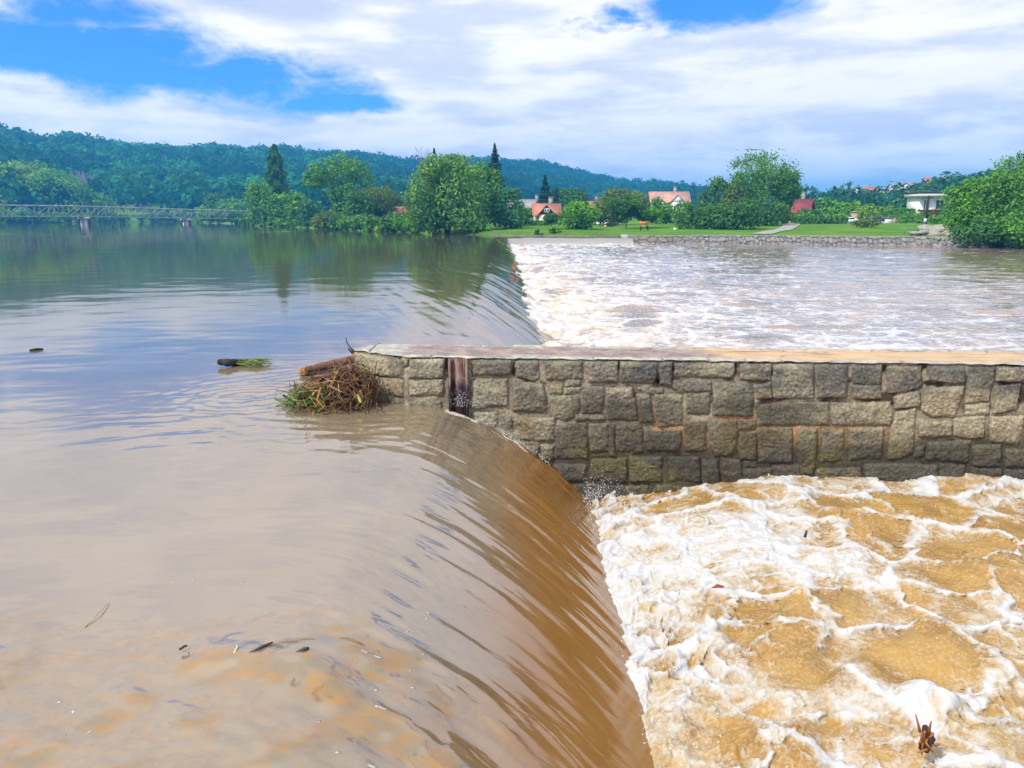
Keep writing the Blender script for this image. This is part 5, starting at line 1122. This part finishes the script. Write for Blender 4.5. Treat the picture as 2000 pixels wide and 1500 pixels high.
# ------------------------------------------------------------------ embankment wall on the far bank
pts = [(9.7, 69.6), (15.8, 68.2), (21.5, 65.9), (28.8, 62.9), (34, 60.4), (40, 57.9), (62, 52.9), (110, 44.9)]
Lp = [0]
for a, b in zip(pts[:-1], pts[1:]): Lp.append(Lp[-1]+math.hypot(b[0]-a[0], b[1]-a[1]))
us2 = axis((0, 42, .085, 1.0), (42, Lp[-1], .4, 1.04)); vs2 = np.linspace(0, 1, 22)
U2, V2 = np.meshgrid(us2, vs2)
ex = np.interp(U2, Lp, [p[0] for p in pts]); ey = np.interp(U2, Lp, [p[1] for p in pts])
rip = ss(4, 7.5, U2)                                      # masonry first, then loose rip-rap on a slope
f1, f2, cid = worley(U2/.34+.25*fbm(U2*2, V2*3, 801, 2), V2*3.4, 803); e_ = f2-f1
f3, f4, cid2 = worley(U2/.75, V2*3.2+.2, 805)
st_ = lerp(ss(.03, .16, f4-f3), ss(.02, .22, e_), rip); idc = lerp(cid2, cid, rip)
slope = (V2)*lerp(.12, 1.15, rip); out_ = st_*lerp(.05, .16, rip)*(.6+.8*idc)+.03*fbm(U2*3, V2*5, 807, 3)
oy = -1.05+slope-out_; zz_ = lerp(-1.0, .17, V2)+.05*st_*rip*V2+.02*fbm(U2, V2*0, 809, 2)
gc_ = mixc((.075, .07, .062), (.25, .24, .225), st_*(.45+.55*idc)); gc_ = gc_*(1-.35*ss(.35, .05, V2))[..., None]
gc_ = mixc(gc_, (.27, .24, .19), (1-rip)*.6*st_)
EV = np.stack((ex-ex[0, 0], ey-ey[0, 0]+oy, zz_), -1)
cap_ = EV[-1].copy(); cap_[:, 1] += lerp(.45, .5, .5); cap_[:, 2] += .01
EV = np.concatenate((EV, cap_[None]), 0); gc_ = np.concatenate((gc_, np.full((1, len(us2), 3), .34)), 0)
em = empty('embankment', (ex[0, 0], ey[0, 0], 0)); tag(em, 'grey stone river embankment below the meadow, squared blocks turning to loose rubble', 'embankment')
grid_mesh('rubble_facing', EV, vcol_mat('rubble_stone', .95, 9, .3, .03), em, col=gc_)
q = MB(); q.box((.25, -.7, -.15), (.5, 1.9, .75)); q.build('end_block', M_CONC, em)
# concrete strip at the water along the upper meadow edge
mb = MB()
sp = [(-2.2, 76.0), (3, 73.0), (9.4, 69.3)]
for a, b in zip(sp[:-1], sp[1:]): mb.box(((a[0]+b[0])/2, (a[1]+b[1])/2-.1, -.05), (math.hypot(b[0]-a[0], b[1]-a[1]), .4, .30), math.atan2(b[1]-a[1], b[0]-a[0]))
tag(mb.build('kerb', simple('mossy_concrete', (.16, .15, .10), .95, .35, 2)), 'low mossy concrete edge where the meadow meets the upper water', 'edging', kind='structure')
# lane up the bank
l0 = [W(1482, 461, -.0)[:2]*0+np.array((P(1486, 461, 67)[0], 67.5)), np.array((P(1520, 450, 75)[0], 75)), np.array((P(1548, 441, 90)[0], 90)), np.array((P(1556, 437, 106)[0], 106))]
rows = []
for k in range(40):
    tt = k/39*3; i = min(2, int(tt)); c = l0[i]*(1-(tt-i))+l0[i+1]*(tt-i); d = l0[i+1]-l0[i]; d /= np.linalg.norm(d); n_ = np.array((d[1], -d[0])); r_ = []
    for w_ in (-.8, -.4, 0, .4, .8):
        q = c+n_*w_; r_.append((q[0], q[1], gz(*q)+.06))
    rows.append(r_)
tag(grid_mesh('lane', np.array(rows), simple('grey_gravel', (.27, .255, .23), .95, .2, 3, .02), flip=True), 'grey lane climbing from the embankment to the houses', 'lane', kind='structure')

# ------------------------------------------------------------------ cars, gate, garage, signs, benches
def car(px, py, Y, rz, paint_, label, parts=True):
    p = P(px, py, Y); r = empty('car', (p[0], Y, float(P(px, py, Y)[2])), rz); tag(r, label, 'car'); r.scale = (.62, .62, .62)
    mb = MB(); prof = [(-2.1, .35), (-2.12, .75), (-2.0, .92), (-1.15, .98), (-.45, 1.42), (.95, 1.45), (1.75, 1.02), (2.08, .92), (2.12, .4)]
    for k, hw_ in ((0, 1),):
        n = len(prof); V = [(x, -.82+.10*(z > 1.1), z) for x, z in prof]+[(x, .82-.10*(z > 1.1), z) for x, z in prof]
        mb.add(V, [tuple(range(n)), tuple(range(2*n-1, n-1, -1))]+[(i, i+n, (i+1) % n+n, (i+1) % n) for i in range(n)])
    mb.build('body', paint_, r); g = MB()
    g.add([(-.95, -.80, 1.0), (.0, -.80, 1.0), (.0, -.765, 1.34), (-.5, -.765, 1.34)], [(0, 1, 2, 3)]); g.add([(.1, -.80, 1.0), (1.5, -.80, 1.03), (1.0, -.765, 1.36), (.1, -.765, 1.34)], [(0, 1, 2, 3)]); g.add([(-1.14, -.66, 1.0), (-1.14, .66, 1.0), (-.5, .6, 1.4), (-.5, -.6, 1.4)], [(0, 1, 2, 3)])
    g.build('windows', M_GLASS, r)
    for x in (-1.3, 1.3):
        for s in (-1, 1):
            w_ = MB(); w_.tube([(x, s*.66, .32), (x, s*.86, .32)], [.32, .32], 14); wo = w_.build('wheel', M_TIMB, r); rm = MB(); rm.tube([(x, s*.8, .32), (x, s*.875, .32)], [.18, .18], 10); rm.build('rim', M_FRAME, wo)
    return r
M_CW = mat('white_car_paint', (.75, .75, .76), .25)[0]; M_CB = mat('dark_blue_car_paint', (.03, .05, .10), .25)[0]
car(1654, 438, 101, R(4), M_CW, 'white car parked beside the brick gate pillar behind the dark hedge'); car(1612, 437, 104, R(2), M_CW, 'white car parked behind the middle of the dark hedge'); car(1706, 437, 100, R(20), M_CB, 'dark blue car behind the reddish olive bush'); car(1586, 437, 106, R(2), M_CW, 'white car half hidden at the far end of the dark hedge')
M_BRICK = simple('tan_brick', (.42, .29, .17), .9, .25, 10, .01)
p = P(1668, 436, 102); gp_ = empty('gate_pillar', (p[0], 102, p[2]-.2)); tag(gp_, 'tan brick gate pillar beside the parked white car', 'pillar'); mb = MB(); mb.box((0, 0, .75), (.62, .62, 1.7)); mb.build('shaft', M_BRICK, gp_); mb = MB(); mb.box((0, 0, 1.66), (.8, .8, .12)); mb.build('cap', M_CONC, gp_)
p = P(1745, 437, 100); ga = empty('garage', (p[0], 101, p[2]-.2), R(-4)); ga.scale = (.5, .5, .55); tag(ga, 'low white garage with wide door and pale pillar by the hedge', 'garage')
mb = MB(); mb.box((0, 1.5, .75), (4.2, 3, 1.9)); mb.build('wall', M_CREAM, ga); mb = MB(); mb.box((-.6, -.03, .70), (2.4, .05, 1.45)); dg = mb.build('door', M_WHITE, ga); mb = MB(); mb.box((-.6, -.08, .45), (.4, .04, .06)); mb.build('handle', M_TIMB, dg); mb = MB(); mb.box((0, 1.4, 1.79), (4.6, 3.4, .14)); mb.build('roof', M_ROOF['grey'], ga); mb = MB(); mb.box((1.05, -.17, .75), (.45, .3, 1.8)); mb.build('pillar', M_BRICK, ga)
p = P(1809, 432, 92); up = empty('utility_pole', (p[0], 92, gz(p[0], 92))); tag(up, 'dark wooden utility pole in front of the modern white house', 'pole'); zt_ = P(1809, 382, 92)[2]-up.location[2]; mb = MB(); mb.tube([(0, 0, -.3), (0, 0, zt_)], [.14, .10], 8); mb.build('shaft', M_TIMB, up); mb = MB(); mb.box((0, 0, zt_-.25), (1.1, .08, .10)); mb.build('crossarm', M_TIMB, up)
def sign(name, px, yt, yb, Y, wpx, hpx, col, label, pole_col=None):
    p = P(px, yb, Y); z0 = gz(p[0], Y); zt_ = P(px, yt, Y)[2]-z0; s = Y/1530; r = empty(name, (p[0], Y, z0)); tag(r, label, 'sign'); mb = MB(); mb.tube([(0, .03, -.2), (0, .03, zt_)], [.035, .035], 6); mb.build('post', pole_col or M_CONC, r)
    mb = MB(); mb.box((0, -.02, zt_-hpx*s/2), (wpx*s, .03, hpx*s)); b_ = mb.build('board', simple('sign_paint', col, .6, .1), r); return r, zt_, s
r, zt_, s = sign('sign', 1182, 440, 457, 76, 5, 4, (.62, .16, .03), 'orange edged warning sign on a thin post at the meadow edge'); mb = MB(); mb.box((0, -.05, zt_-2*s), (3*s, .02, 2.2*s)); mb.build('panel', M_FRAME, r)
sign('sign', 1318, 445, 452, 80, 5, 5, (.75, .75, .72), 'small white notice beside the dark thicket on the grass')
sign('sign', 1806, 427, 441, 88, 6, 7, (.75, .76, .76), 'white square notice on a post above the rubble slope')
p = P(1258, 456, 79); bn = empty('bench', (p[0], 79, gz(p[0], 79)), R(6)); tag(bn, 'orange wooden bench on the meadow beside the small bright tree', 'bench'); MO = simple('orange_wood', (.55, .20, .05), .7, .2, 6)
mb = MB(); mb.box((0, 0, .43), (.9, .32, .05)); mb.build('seat', MO, bn); mb = MB(); mb.box((0, .2, .72), (.9, .05, .26), tilt=R(-8)); mb.build('backrest', MO, bn)
for x in (-.36, .36): mb = MB(); mb.box((x, 0, .19), (.08, .34, .46)); mb.build('leg', M_DKWOOD, bn)
p = P(1776, 460, 66); sw = empty('railing', (p[0], 66, gz(p[0], 66))); tag(sw, 'pair of green hooped rails on the grass above the embankment', 'railing'); MG = simple('green_metal', (.13, .26, .12), .5, .1); zt_ = P(1776, 444, 66)[2]-sw.location[2]
for x in (-.45, .15): 
    mb = MB(); mb.tube([(x, 0, -.1), (x, 0, zt_*.8), (x+.12, 0, zt_), (x+.38, 0, zt_), (x+.5, 0, zt_*.8), (x+.5, 0, -.1)], .035, 6); mb.build('hoop', MG, sw)
mb = MB(); mb.bar((.7, 0, zt_*.75), (1.7, .2, zt_*.7), .06); mb.bar((1.1, .1, -.1), (1.1, .1, zt_*.9), .06); mb.bar((1.6, .1, -.1), (1.6, .1, zt_*.9), .06); mb.build('crossbar', MG, sw)
p = P(1793, 462, 63.5); mb = MB(); z0 = gz(p[0], 63.5); mb.box((p[0], 63.5, z0+.24), (1.35, .6, .22)); mb.box((p[0]-.4, 63.5, z0+.06), (.25, .5, .15)); mb.box((p[0]+.4, 63.5, z0+.06), (.25, .5, .15)); tag(mb.build('concrete_block', M_CONC), 'grey concrete slab seat on the embankment edge beside the hooped rails', 'block')
# boulders of the rubble slope, each one a rock of its own
rock_mats = simple('pale_boulder', (.29, .265, .225), .95, .3, 3, .05); rs = random.Random(9); protos = []
for k in range(5):
    n = 10; V = []; F = []
    th_ = np.linspace(0, math.pi, 6); ph_ = np.linspace(0, 2*math.pi, 9)[:-1]
    for a in th_:
        for b in ph_:
            d = np.array((math.sin(a)*math.cos(b), math.sin(a)*math.sin(b), math.cos(a))); V.append(d*(1+.28*float(perlin(np.array([d[0]*1.7+k*5]), np.array([d[1]*1.7+d[2]]), k)[0]))*np.array((1, .8, .62)))
    for i in range(5):
        for j in range(8): F.append((i*8+j, (i+1)*8+j, (i+1)*8+(j+1) % 8, i*8+(j+1) % 8))
    me_o = raw_mesh('boulder', np.array(V), np.array(F), rock_mats); protos.append(me_o)
for k in range(70):
    px = rs.uniform(1798, 1866); py = rs.uniform(437, 461); Yd = np.interp(py, (437, 461), (76, 63.6))+rs.uniform(-.5, .5); p = P(px, py, Yd); o = protos[k] if k < 5 else protos[k % 5].copy()
    if k >= 5: COL.objects.link(o)
    s = rs.uniform(.28, .55); o.location = (p[0], Yd, max(gz(p[0], Yd)-.05, p[2]*.5+gz(p[0], Yd)*.5)); o.scale = (s*1.3, s, s); o.rotation_euler = (rs.uniform(-.3, .3), rs.uniform(-.3, .3), rs.uniform(0, 6))
    tag(o, 'pale boulder in the rubble slope beside the concrete slab seat', 'boulder', 'boulders on the rubble slope')
# masts on the ridge
for px, yt, yb, Yd, lab in ((1047, 314, 322, 1000, 'thin mast on the top of the blue wooded ridge'), (1307, 354, 370, 900, 'thin aerial mast on the low end of the blue ridge')):
    a, b = P(px, yb+3, Yd), P(px, yt, Yd); mb = MB(); mb.tube([a, b], [.9, .5], 6); tag(mb.build('mast', M_CONC), lab, 'mast')
# ------------------------------------------------------------------ flood debris caught on the wall and drifting
rng = np.random.default_rng(5)
def stalks(name, n, fn, mat_, label, cat_):
    mb = MB()
    for k in range(n): fn(mb, k)
    return tag(mb.build(name, mat_, usecol=True), label, cat_, kind='stuff')
MST = vcol_mat('wet_stalks', .7, 30, .3, 0, .4)
BRN = [(.10, .040, .018), (.17, .075, .028), (.24, .125, .045), (.06, .026, .016), (.30, .19, .085), (.13, .06, .05)]; GRN = [(.07, .14, .02), (.14, .21, .03), (.20, .22, .05), (.05, .10, .02)]
def pile(mb, k):
    c = np.array((-1.67, 7.03, 0)); 
    u = rng.normal(size=3)*np.array((.165, .13, .0)); q = c+u; r2 = (u[0]/.42)**2+(u[1]/.30)**2
    z = max(-.02, np.interp(u[0], (-.4, -.1, .25), (.15, .23, .31))*(1-.85*r2))*rng.uniform(.35, 1.0)*(.8+.35*(u[0] > 0)); q[2] = z
    green = (q[0] < -1.90 and rng.random() < .6) or (q[0] < -1.62 and q[2] < .10 and rng.random() < .35) or rng.random() < .05
    col = np.array(random.choice(GRN if green else BRN))*rng.uniform(.6, 1.8)
    an = rng.uniform(0, math.pi); pit = rng.normal()*.55; L = rng.uniform(.16, .46); d = np.array((math.cos(an)*math.cos(pit), math.sin(an)*math.cos(pit)*.6, math.sin(pit)))
    if q[0] > -1.48: d = d*np.array((.5, .5, 1.6))
    side = rng.normal(size=3)*.06; r = rng.uniform(.0018, .0042) if rng.random() < .93 else rng.uniform(.006, .015)
    pts = [q-d*L/2, q-d*L/6+side, q+d*L/6+side*.8, q+d*L/2+np.array((0, 0, -.04))]
    for p_ in pts: p_[2] = max(p_[2], -.03); p_[1] = max(p_[1], 6.66)
    mb.tube(pts, [r, r*1.1, r, r*.4], 4, col, cap=False)
def pile_all(mb, k):
    if k == 0:
        th_ = np.linspace(.05, math.pi*.55, 8); ph_ = np.linspace(0, 2*math.pi, 17)[:-1]; V = []
        for a in th_:
            for b in ph_: r_ = 1+.22*float(perlin(np.array([a*2.3]), np.array([b*1.3]), 4)[0]); V.append((-1.67+.30*r_*math.sin(a)*math.cos(b), 7.04+.22*r_*math.sin(a)*math.sin(b), -.05+(.15+.08*math.cos(b))*r_*math.cos(a)))
        mb.add(V, [(i*16+j, (i+1)*16+j, (i+1)*16+(j+1) % 16, i*16+(j+1) % 16) for i in range(7) for j in range(16)], (.035, .02, .012))
    pile(mb, k)
stalks('debris', 2300, pile_all, MST, 'tangled heap of brown reeds and green grass caught against the wall nose', 'flood debris')
# core of sodden matter under the stalks
def log(name, pts, rad, col, label, n=12, moss=None, parent=None):
    me = MB(); pts = [np.array(p, float) for p in pts]; dense = []
    for a, b in zip(pts[:-1], pts[1:]):
        for k in range(6): dense.append(a+(b-a)*k/6)
    dense.append(pts[-1]); rr = np.interp(np.linspace(0, 1, len(dense)), np.linspace(0, 1, len(rad)), rad); rr = rr*(1+.10*rng.normal(size=len(rr)))
    me.tube(dense, list(rr), n, col); o = me.build(name, simple(name+'_bark', col, .85, .45, 14, .01), parent, smooth=True)
    if label: tag(o, label, 'log' if 'log' in name else 'stick')
    return o
lp = empty('log', (-1.72, 7.38, .22)); tag(lp, 'splintered reddish log lying on the debris against the wall end', 'log')
log('stem', [(-.30, -.02, .05), (-.05, 0, .10), (.24, .02, .17)], [.030, .038, .042, .036], (.12, .058, .038), None, parent=lp)
mb = MB()
for k in range(26):
    d = np.array((-1, 0, -.25))+rng.normal(size=3)*.45; mb.tube([np.array((-.28, -.02, .05))+rng.normal(size=3)*.016, np.array((-.28, -.02, .05))+d*rng.uniform(.03, .09)], [.008, .003], 4)
mb.build('splinters', simple('fresh_split_wood', (.42, .21, .07), .8, .25, 20), lp)
log('log', [W(588, 728, .03), W(620, 725, .06), W(668, 722, .09)], [.028, .050, .05, .04], (.055, .045, .055), 'wet dark log stuck flat in the debris heap')
log('log', [W(655, 748, .05), W(690, 733, .16), W(720, 722, .18)], [.02, .026, .02], (.10, .05, .035), 'thin brown branch pressed upright between debris and wall')
fl = empty('log', tuple(W(452, 706, 0))); tag(fl, 'half sunk black log drifting with green grass caught on it', 'log'); o0 = np.array(fl.location)
log('stem', [W(426, 707, .06)-o0, W(446, 708, .055)-o0, W(480, 708, .01)-o0, W(505, 710, -.03)-o0], [.036, .045, .04, .02], (.03, .026, .022), None, parent=fl)
mb = MB()
for k in range(70):
    q = W(rng.uniform(456, 508), rng.uniform(703, 712), .03)-o0; an = rng.normal()*.5+.1; L = rng.uniform(.08, .25); d = np.array((math.cos(an), math.sin(an)*.6, rng.normal()*.12)); mb.tube([q, q+d*L*.5+np.array((0, 0, .035*rng.random())), q+d*L], [.005, .005, .002], 4, np.array(random.choice(GRN))*rng.uniform(.8, 1.5), cap=False)
mb.build('grass_tangle', MST, fl, usecol=True)
def twig(px0, py0, px1, py1, z, r, col, label, bend=.01, dz=0):
    a, b = W(px0, py0, z), W(px1, py1, z+dz) if not dz else P(px1, py1, W(px0, py0, z)[1]); m_ = (a+b)/2+np.array((bend, 0, abs(bend)))
    mb = MB(); mb.tube([a, m_, b], [r, r*.9, r*.6], 6); return tag(mb.build('twig', simple('twig_bark', col, .85, .3, 12)), label, 'twig')
twig(482, 1280, 532, 1255, .030, .007, (.07, .04, .03), 'longest dark twig drifting in the brown water near the frame bottom'); twig(578, 1278, 602, 1266, .034, .010, (.06, .06, .05), 'short stubby dark twig drifting beside a fleck of foam'); twig(350, 1269, 365, 1262, .026, .006, (.06, .045, .03), 'small dark twig left of the longest drifting twig')
twig(166, 1224, 213, 1177, .006, .0022, (.36, .29, .17), 'thin straw coloured stalk drifting on smooth water'); twig(457, 1277, 461, 1258, .030, .004, (.50, .42, .28), 'tiny pale stalk upright beside the longest drifting twig')
o = twig(58, 685, 84, 682, .006, .020, (.03, .025, .022), 'dark piece of bark floating alone on the blue reflection')
# twigs leaning on the end of the wall
def stick(pts, r, col, label): 
    mb = MB(); mb.tube(pts, list(np.linspace(r, r*.5, len(pts))), 6); tag(mb.build('twig', simple('twig_bark', col, .85, .3, 12)), label, 'twig')
stick([P(692, 686, 7.42), P(683, 678, 7.42), P(677, 668, 7.45), P(676, 660, 7.46)], .008, (.05, .035, .03), 'crooked black twig rising over the wall nose'); stick([P(690, 690, 7.38), P(680, 681, 7.40)], .018, (.04, .03, .026), 'stubby dark stick propped on the wall nose above the log')
stick([P(746, 677, 7.66), P(740, 670, 7.66)], .010, (.05, .04, .04), 'short dark stick standing at the back edge of the wall top')
# drift in the churning pool
dw = empty('driftwood', tuple(W(1808, 1440, -.55))); tag(dw, 'orange and black chunk of driftwood in the foam near the frame corner', 'driftwood')
mb = MB(); mb.tube([(-.01, -.01, -.06), (.012, 0, 0), (-.004, .01, .05)], [.022, .03, .012], 7); mb.build('stem', simple('charred_wood', (.035, .018, .014), .8, .4, 14, .01), dw, smooth=True)
mb = MB(); 
for k in range(14): q = rng.normal(size=3)*np.array((.022, .01, .03))-np.array((0, .022, 0)); mb.tube([q, q+rng.normal(size=3)*np.array((.02, .008, .035))], [.008, .003], 4)
mb.build('splinters', simple('orange_split_wood', (.30, .12, .04), .8, .3, 20), dw)
stick([W(1572, 1049, -.57), W(1576, 1036, -.53)], .012, (.03, .03, .035), 'small dark stick riding on the white foam below the wall')
mb = MB(); c = W(1402, 1147, -.60); mb.add([c+np.array(q) for q in ((-.04, 0, 0), (0, .02, .012), (.045, .006, .004), (.01, -.02, .012), (-.04, 0, -.006), (0, .02, .006), (.045, .006, -.002), (.01, -.02, .006))], [(0, 1, 2, 3), (4, 7, 6, 5), (0, 4, 5, 1), (1, 5, 6, 2), (2, 6, 7, 3), (3, 7, 4, 0)]); tag(mb.build('leaf', simple('red_leaf', (.30, .06, .03), .6, .2)), 'red brown leaf lying on the white foam', 'leaf')
# flung drops where the sheet hits the pool, and the little jet at the steel slot
MSP = mat('spray_drops', (.80, .80, .80), .15, ior=1.33)[0]
ico = np.array([(0, 0, 1), (.894, 0, .447), (.276, .851, .447), (-.724, .526, .447), (-.724, -.526, .447), (.276, -.851, .447), (.724, .526, -.447), (-.276, .851, -.447), (-.894, 0, -.447), (-.276, -.851, -.447), (.724, -.526, -.447), (0, 0, -1)])
icf = np.array([(0, 1, 2), (0, 2, 3), (0, 3, 4), (0, 4, 5), (0, 5, 1), (1, 6, 2), (2, 7, 3), (3, 8, 4), (4, 9, 5), (5, 10, 1), (1, 10, 6), (2, 6, 7), (3, 7, 8), (4, 8, 9), (5, 9, 10), (6, 11, 7), (7, 11, 8), (8, 11, 9), (9, 11, 10), (10, 11, 6)])
def drops(C, rad): 
    n = len(C); V = (C[:, None]+ico[None]*rad[:, None, None]).reshape(-1, 3); F = (icf[None]+np.arange(n)[:, None, None]*12).reshape(-1, 3); return V, F
n = 1500; yy = 2.4+rng.random(n)*4.4; yy = np.where(rng.random(n) < .55, 6.75-np.abs(rng.normal(size=n))*.30, yy); C = np.stack((.70+np.abs(rng.normal(size=n))*.22-.05, yy, -.82+np.abs(rng.normal(size=n))*.13), -1); rad = .0016+.0028*rng.random(n)**3
c2 = np.stack((-.46+rng.normal(size=260)*.05, 6.88+rng.normal(size=260)*.03, .02+np.abs(rng.normal(size=260))*.08), -1); xx = rng.uniform(-.3, .35, 380); c3 = np.stack((xx, wall_y(xx)-.05+rng.normal(size=380)*.025, -upper_drop(xx, np.full(380, 6.5))+.03+np.abs(rng.normal(size=380))*.028), -1)
c4 = np.stack((rng.uniform(1.0, 4.5, 700), rng.uniform(2.6, 6.4, 700), -.62+np.abs(rng.normal(size=700))*.07), -1)
C = np.concatenate((C, c2, c3, c4)); rad = np.concatenate((rad, .0012+.0018*rng.random(260), .0014+.002*rng.random(380), .0012+.002*rng.random(700)**2)); V_, F_ = drops(C, rad)
tag(raw_mesh('spray', V_, F_, MSP, smooth=True), 'white drops of spray flung up where the water strikes', 'spray', kind='stuff')
# ------------------------------------------------------------------ the air
mb = MB(); mb.box((0, 0, 50), (9000, 9000, 112)); hz = mb.build('haze', [])
hm = bpy.data.materials.new('haze'); hm.use_nodes = True; t = NT(hm); t.n.remove(t.n['Principled BSDF'])
pv = t.new('ShaderNodeVolumePrincipled'); pv.inputs['Color'].default_value = (.07, .44, 1.0, 1); pv.inputs['Density'].default_value = .00064; pv.inputs['Anisotropy'].default_value = .2
t.l.new(pv.outputs[0], t.n['Material Output'].inputs['Volume']); hz.data.materials.clear(); hz.data.materials.append(hm); tag(hz, 'thin blue haze in the valley air', 'haze', kind='stuff')
